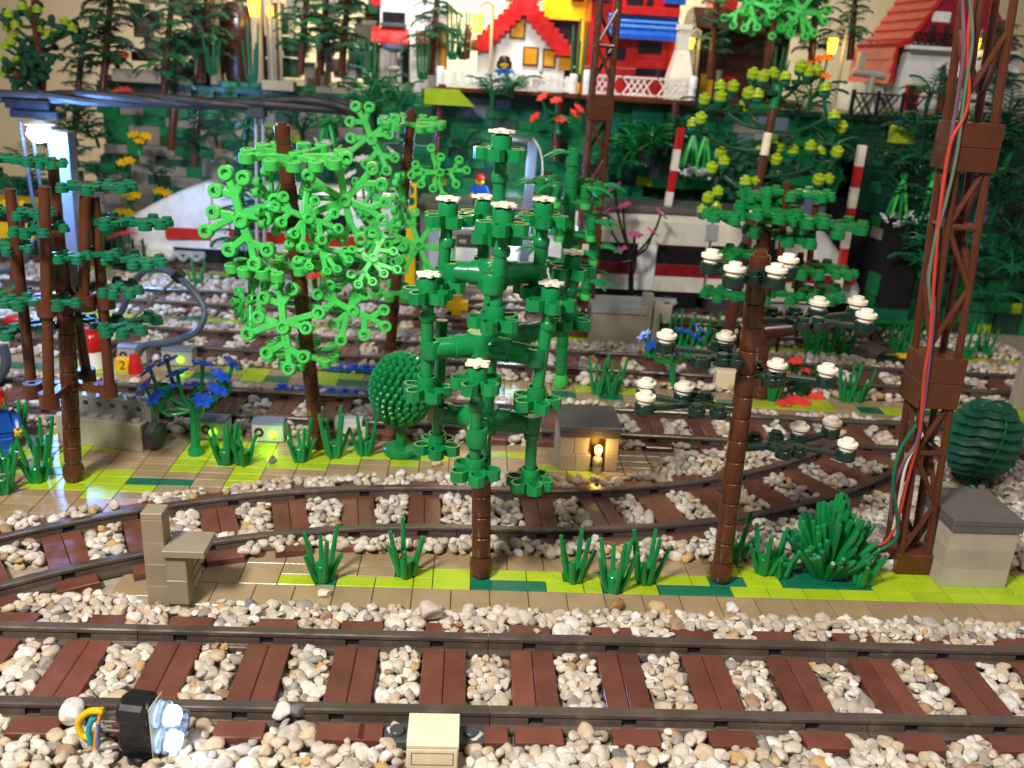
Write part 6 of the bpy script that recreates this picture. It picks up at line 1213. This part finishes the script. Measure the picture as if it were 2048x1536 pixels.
for i, (px, py) in enumerate([(18, 35), (15, 62), (32, 56), (28, 75), (22, 90), (12, 98), (58, 32), (75, 26), (80, 64), (98, 74), (112, 64), (128, 68), (145, 62), (130, 50), (8, 152), (45, 20), (5, 125), (35, 128)]):
    q = P(px, py, 84+rd.uniform(-1, 1)); c = P(72, min(140, py+18), 84); obj('limb', MB().tube([rel(t, c), rel(t, c.lerp(q, .5)+Vector((0, 0, -.5))), rel(t, q)], .22, 6, 3), 'leafdark', t)
    part('button', 'fruit', lambda: None, 'lime', t, Matrix.Translation(rel(t, q)) @ Matrix.Scale(1.05, 4))
for i in range(8): frond(t, P(rd.uniform(30, 140), rd.uniform(20, 160), 84+rd.uniform(-1, 1)), (rd.uniform(-.6, .6), -.6, .8), i, 'leafdark', 'small', 1.2, 'leaf_plate', False)
for i, (px, py, Y, h, l) in enumerate([(738, 170, 85, 2.0, 'grass tuft left of the stone pedestal'), (845, 160, 85, 2.2, 'grass tuft left of the picket fence post'), (905, 120, 85.5, 2.2, 'grass tuft behind the left end of the picket fence'), (925, 120, 86.5, 2.0, 'grass tuft beside the small cone tree'), (1152, 165, 82.5, 2.6, 'grass tuft between picket and lattice fences'), (425, 150, 87, 2.0, 'grass tuft left of the rock arch'), (505, 165, 86, 2.4, 'grass tuft right of the rock arch'), (1555, 168, 82, 1.6, 'grass tuft in front of the lodge')]):
    t = thing('grass_tuft', l, 'grass tuft', P(px, py, Y), 'grass tufts on the terrace', i); part('blades', ('grass', h, i % 4), m_grass(h, i % 4), 'leaf', t)
# ================================================================ gravel
bpy.context.view_layer.update()
RS = .1; GX0, GY0, GX1, GY1 = -56, -10.5, 62, 74
NX, NY = int((GX1-GX0)/RS), int((GY1-GY0)/RS)
forb = np.zeros((NX, NY), bool); hgt = np.full((NX, NY), .28)
def block_rect(M, x0, y0, x1, y1, h=None, grow=0.0):
    inv = M.inverted(); cs = [M @ Vector((a, b, 0)) for a in (x0, x1) for b in (y0, y1)]
    i0, i1 = int((min(c.x for c in cs)-GX0)/RS)-1, int((max(c.x for c in cs)-GX0)/RS)+2; j0, j1 = int((min(c.y for c in cs)-GY0)/RS)-1, int((max(c.y for c in cs)-GY0)/RS)+2
    i0, i1, j0, j1 = max(i0, 0), min(i1, NX), max(j0, 0), min(j1, NY)
    if i0 >= i1 or j0 >= j1: return
    X, Y = np.meshgrid(GX0+(np.arange(i0, i1)+.5)*RS, GY0+(np.arange(j0, j1)+.5)*RS, indexing='ij')
    u = inv[0][0]*X+inv[0][1]*Y+inv[0][3]; v = inv[1][0]*X+inv[1][1]*Y+inv[1][3]
    forb[i0:i1, j0:j1] |= (u > x0-grow) & (u < x1+grow) & (v > y0-grow) & (v < y1+grow)
for o in bpy.data.objects:
    b = o.name.split('.')[0]
    if b in ('tile', 'loose_tile'):
        M = o.matrix_world.copy(); M.translation /= S; bb = [Vector(c)/S for c in o.bound_box]
        block_rect(M, min(c.x for c in bb), min(c.y for c in bb), max(c.x for c in bb), max(c.y for c in bb), None, .0)
    elif b == 'rail':
        M = o.matrix_world.copy(); M.translation /= S
        vs = [M @ (v.co/S) for v in list(o.data.vertices)[::3]]
        for v in vs: i, j = int((v.x-GX0)/RS), int((v.y-GY0)/RS); forb[max(0, i-1):i+2, max(0, j-1):j+2] = True
for o in list(COL.objects):
    if o.parent is None and o.name.split('.')[0] in ('track_section',):
        M = o.matrix_world.copy(); M.translation /= S
        if 'bending' not in o.get('group', ''):
            for sg in (-2.5, 2.5): block_rect(M, -8, sg-.42, 8, sg+.42)
for c, aa, bb_ in ((CL, PI/2, PI/2+3*st), (CR_, -PI/2, -PI/2+2*st)):
    for r_ in (37.5, 42.5):
        for a in np.linspace(aa, bb_, 900):
            x, y = c[0]+r_*math.cos(a), c[1]+r_*math.sin(a); i, j = int((x-GX0)/RS), int((y-GY0)/RS); forb[max(0, i-4):i+5, max(0, j-4):j+5] = True
block_rect(Matrix.Translation((0, 15.3, 0)), -1.6, -2.95, 1.6, -2.05); block_rect(Matrix.Translation((0, 15.3, 0)), -1.6, 2.05, 1.6, 2.95)
FEET = [(-13.25, -4.6, .8), (-2.06, -4.3, 1.25), (-15.9, 5.9, .7), (-14.6, 5.6, .8)]
for o in COL.objects:
    if o.parent is None and o.get('category') in ('hut', 'signal', 'brick', 'barrel', 'sign', 'plug', 'mast', 'post', 'box', 'plate', 'tree', 'palm', 'bush'): p = o.location/S; FEET.append((p.x, p.y+.3, 1.1))
for x, y, r in FEET: block_rect(Matrix.Translation((x, y, 0)), -r, -r, r, r)
block_rect(Matrix.Identity(4), 44, 60, 80, 80); block_rect(Matrix.Identity(4), -60, 75.5, 80, 80)
# stones spill over the edges of the paving; pebbles settle on a height map
XG, YG = np.meshgrid(GX0+(np.arange(NX)+.5)*RS, GY0+(np.arange(NY)+.5)*RS, indexing='ij')
wob = .25*np.sin(XG*1.3)+.2*np.sin(XG*.47+1)
spill = ((YG > 5.4) & (YG < 5.5+wob*.4) & (XG < 46)) | ((YG > 10.75+wob*.7) & (YG < 11.7) & (XG < 40) & (XG > -18))
cyv = np.array([curve_y(x) for x in GX0+(np.arange(NX)+.5)*RS])[:, None]
spill |= (YG > cyv+4.2) & (YG < cyv+5.0+wob) & (XG < 20) & (XG > -34)
spill |= (YG > 40.0-.04*XG) & (YG < 41-.04*XG)
forb[spill] = False; hgt[spill] = .4
rs_ = random.Random(4)
for k in range(46):     # heaps on sleeper ends of the bending and far front side
    if k < 18: x, y, hh = rs_.uniform(-29, 30), 3.6+rs_.uniform(-.1, .4), .8
    else: x = rs_.uniform(-24, 22); y = curve_y(x)+rs_.choice([-3.6, 3.6]); hh = .8
    m_ = ((XG-x)**2+(YG-y)**2 < rs_.uniform(.5, .85)**2) & (np.abs(YG-y) < .5); hgt[m_ & forb] = hh; forb[m_] = False
def settle(n, x0, x1, y0, y1, rmin, rmax, lim, seed, shapes, sub):
    rd = np.random.default_rng(seed); out = []
    XS = rd.uniform(x0, x1, n); YS_ = rd.uniform(y0, y1, n); RR = rmin+(rmax-rmin)*rd.beta(1.6, 2.4, n)
    ang = np.arange(8)*PI/4; ca, sa = np.cos(ang), np.sin(ang)
    for x, y, r in zip(XS, YS_, RR):
        u, v = pix((x, y, .6))
        if not (-60 < u < 2110 and -40 < v < 1600): continue
        i, j = int((x-GX0)/RS), int((y-GY0)/RS)
        if not (2 < i < NX-3 and 2 < j < NY-3) or forb[i, j]: continue
        ii = ((x+ca*r*.78-GX0)/RS).astype(int).clip(0, NX-1); jj = ((y+sa*r*.78-GY0)/RS).astype(int).clip(0, NY-1)
        if forb[ii, jj].sum() > (0 if abs(y) < 2.3 else 1): continue
        ii2 = ((x+ca*r*.45-GX0)/RS).astype(int).clip(0, NX-1); jj2 = ((y+sa*r*.45-GY0)/RS).astype(int).clip(0, NY-1)
        hs = np.sort(np.concatenate([hgt[ii2, jj2], [hgt[i, j]]])); h = hs[-3:].mean()*.6+hs.mean()*.4
        fl = rd.uniform(.62, .95); z = h+r*fl*.42; top = z+r*fl
        if top > lim(x, y): continue
        out.append((x, y, z, r, fl, rd.integers(0, 12), rd.uniform(0, 2*PI), rd.uniform(-.5, .5), rd.uniform(-.5, .5)))
        k = int(r/RS)+1; a0, a1, b0_, b1_ = max(i-k, 0), min(i+k+1, NX), max(j-k, 0), min(j+k+1, NY)
        dx = GX0+(np.arange(a0, a1)+.5)*RS-x; dy = GY0+(np.arange(b0_, b1_)+.5)*RS-y; d2 = dx[:, None]**2+dy[None, :]**2
        hgt[a0:a1, b0_:b1_] = np.maximum(hgt[a0:a1, b0_:b1_], np.where(d2 < r*r, z+fl*np.sqrt(np.maximum(r*r-d2, 0))*.85, 0))
    return out
SH = {s_: [pebble_mb(50+k, s_) for k in range(12)] for s_ in (1, 2)}
def build_gravel(stones, sub, name):
    nv, nf = len(ICO[sub][0]), len(ICO[sub][1]); N = len(stones); V = np.empty((N*nv, 3), np.float32); F = np.empty((N*nf, 3), np.int32)
    for k, (x, y, z, r, fl, sh, a, tx, ty) in enumerate(stones):
        R_ = np.array(Matrix.Rotation(a, 3, 'Z') @ Matrix.Rotation(tx, 3, 'X') @ Matrix.Rotation(ty, 3, 'Y')); v, f = SH[sub][sh]
        V[k*nv:(k+1)*nv] = ((v*np.array([r, r, r*fl*1.15]))@R_.T+np.array([x, y, z]))*S; F[k*nf:(k+1)*nf] = f+k*nv
    me = bpy.data.meshes.new(name); me.vertices.add(N*nv); me.vertices.foreach_set('co', V.ravel()); me.loops.add(N*nf*3); me.loops.foreach_set('vertex_index', F.ravel())
    me.polygons.add(N*nf); me.polygons.foreach_set('loop_start', np.arange(0, N*nf*3, 3, dtype=np.int32)); me.polygons.foreach_set('use_smooth', np.ones(N*nf, bool)); me.materials.append(MATS['gravel']); me.update(calc_edges=True); me.validate()
    o = bpy.data.objects.new(name, me); COL.objects.link(o); o['kind'] = 'stuff'; return o
def lim_near(x, y): return .96 if abs(y) < 2.1 else (.98 if -5.2 < y < -2.9 else (1.08 if y < 3 else (1.05 if y < 4.6 else .9)))
g1 = []
for pas in range(3): g1 += settle(6500, -30, 31, -10, 5.7, .26 if pas else .3, .58 if pas == 0 else .5, lim_near, pas+1, None, 2)
g1 += settle(9000, -30, 31, -10, 5.9, .16, .3, lim_near, 9, None, 2)
build_gravel(g1, 2, 'gravel')['label'] = 'cream and tan pebbles of the front ballast'
g2 = []
for pas in range(2): g2 += settle(11000, -34, 44, 8.5, 28, .25, .5, lambda x, y: 1.2, 20+pas, None, 1)
g2 += settle(9000, -34, 44, 8.5, 28, .18, .32, lambda x, y: 1.2, 29, None, 1)
build_gravel(g2, 1, 'gravel')['label'] = 'pale pebbles along the bending track'
g3 = []
for pas in range(2): g3 += settle(16000, -48, 56, 26, 62, .27, .54, lambda x, y: 1.2, 40+pas, None, 1)
g3 += settle(6000, -54, 50, 60, 73.5, .35, .65, lambda x, y: 1.2, 49, None, 1)
build_gravel(g3, 1, 'gravel')['label'] = 'pale pebbles between the farther tracks'
print('stones', len(g1), len(g2), len(g3))
for o in COL.objects:
    if o.name.startswith('gravel'): o['category'] = 'gravel'
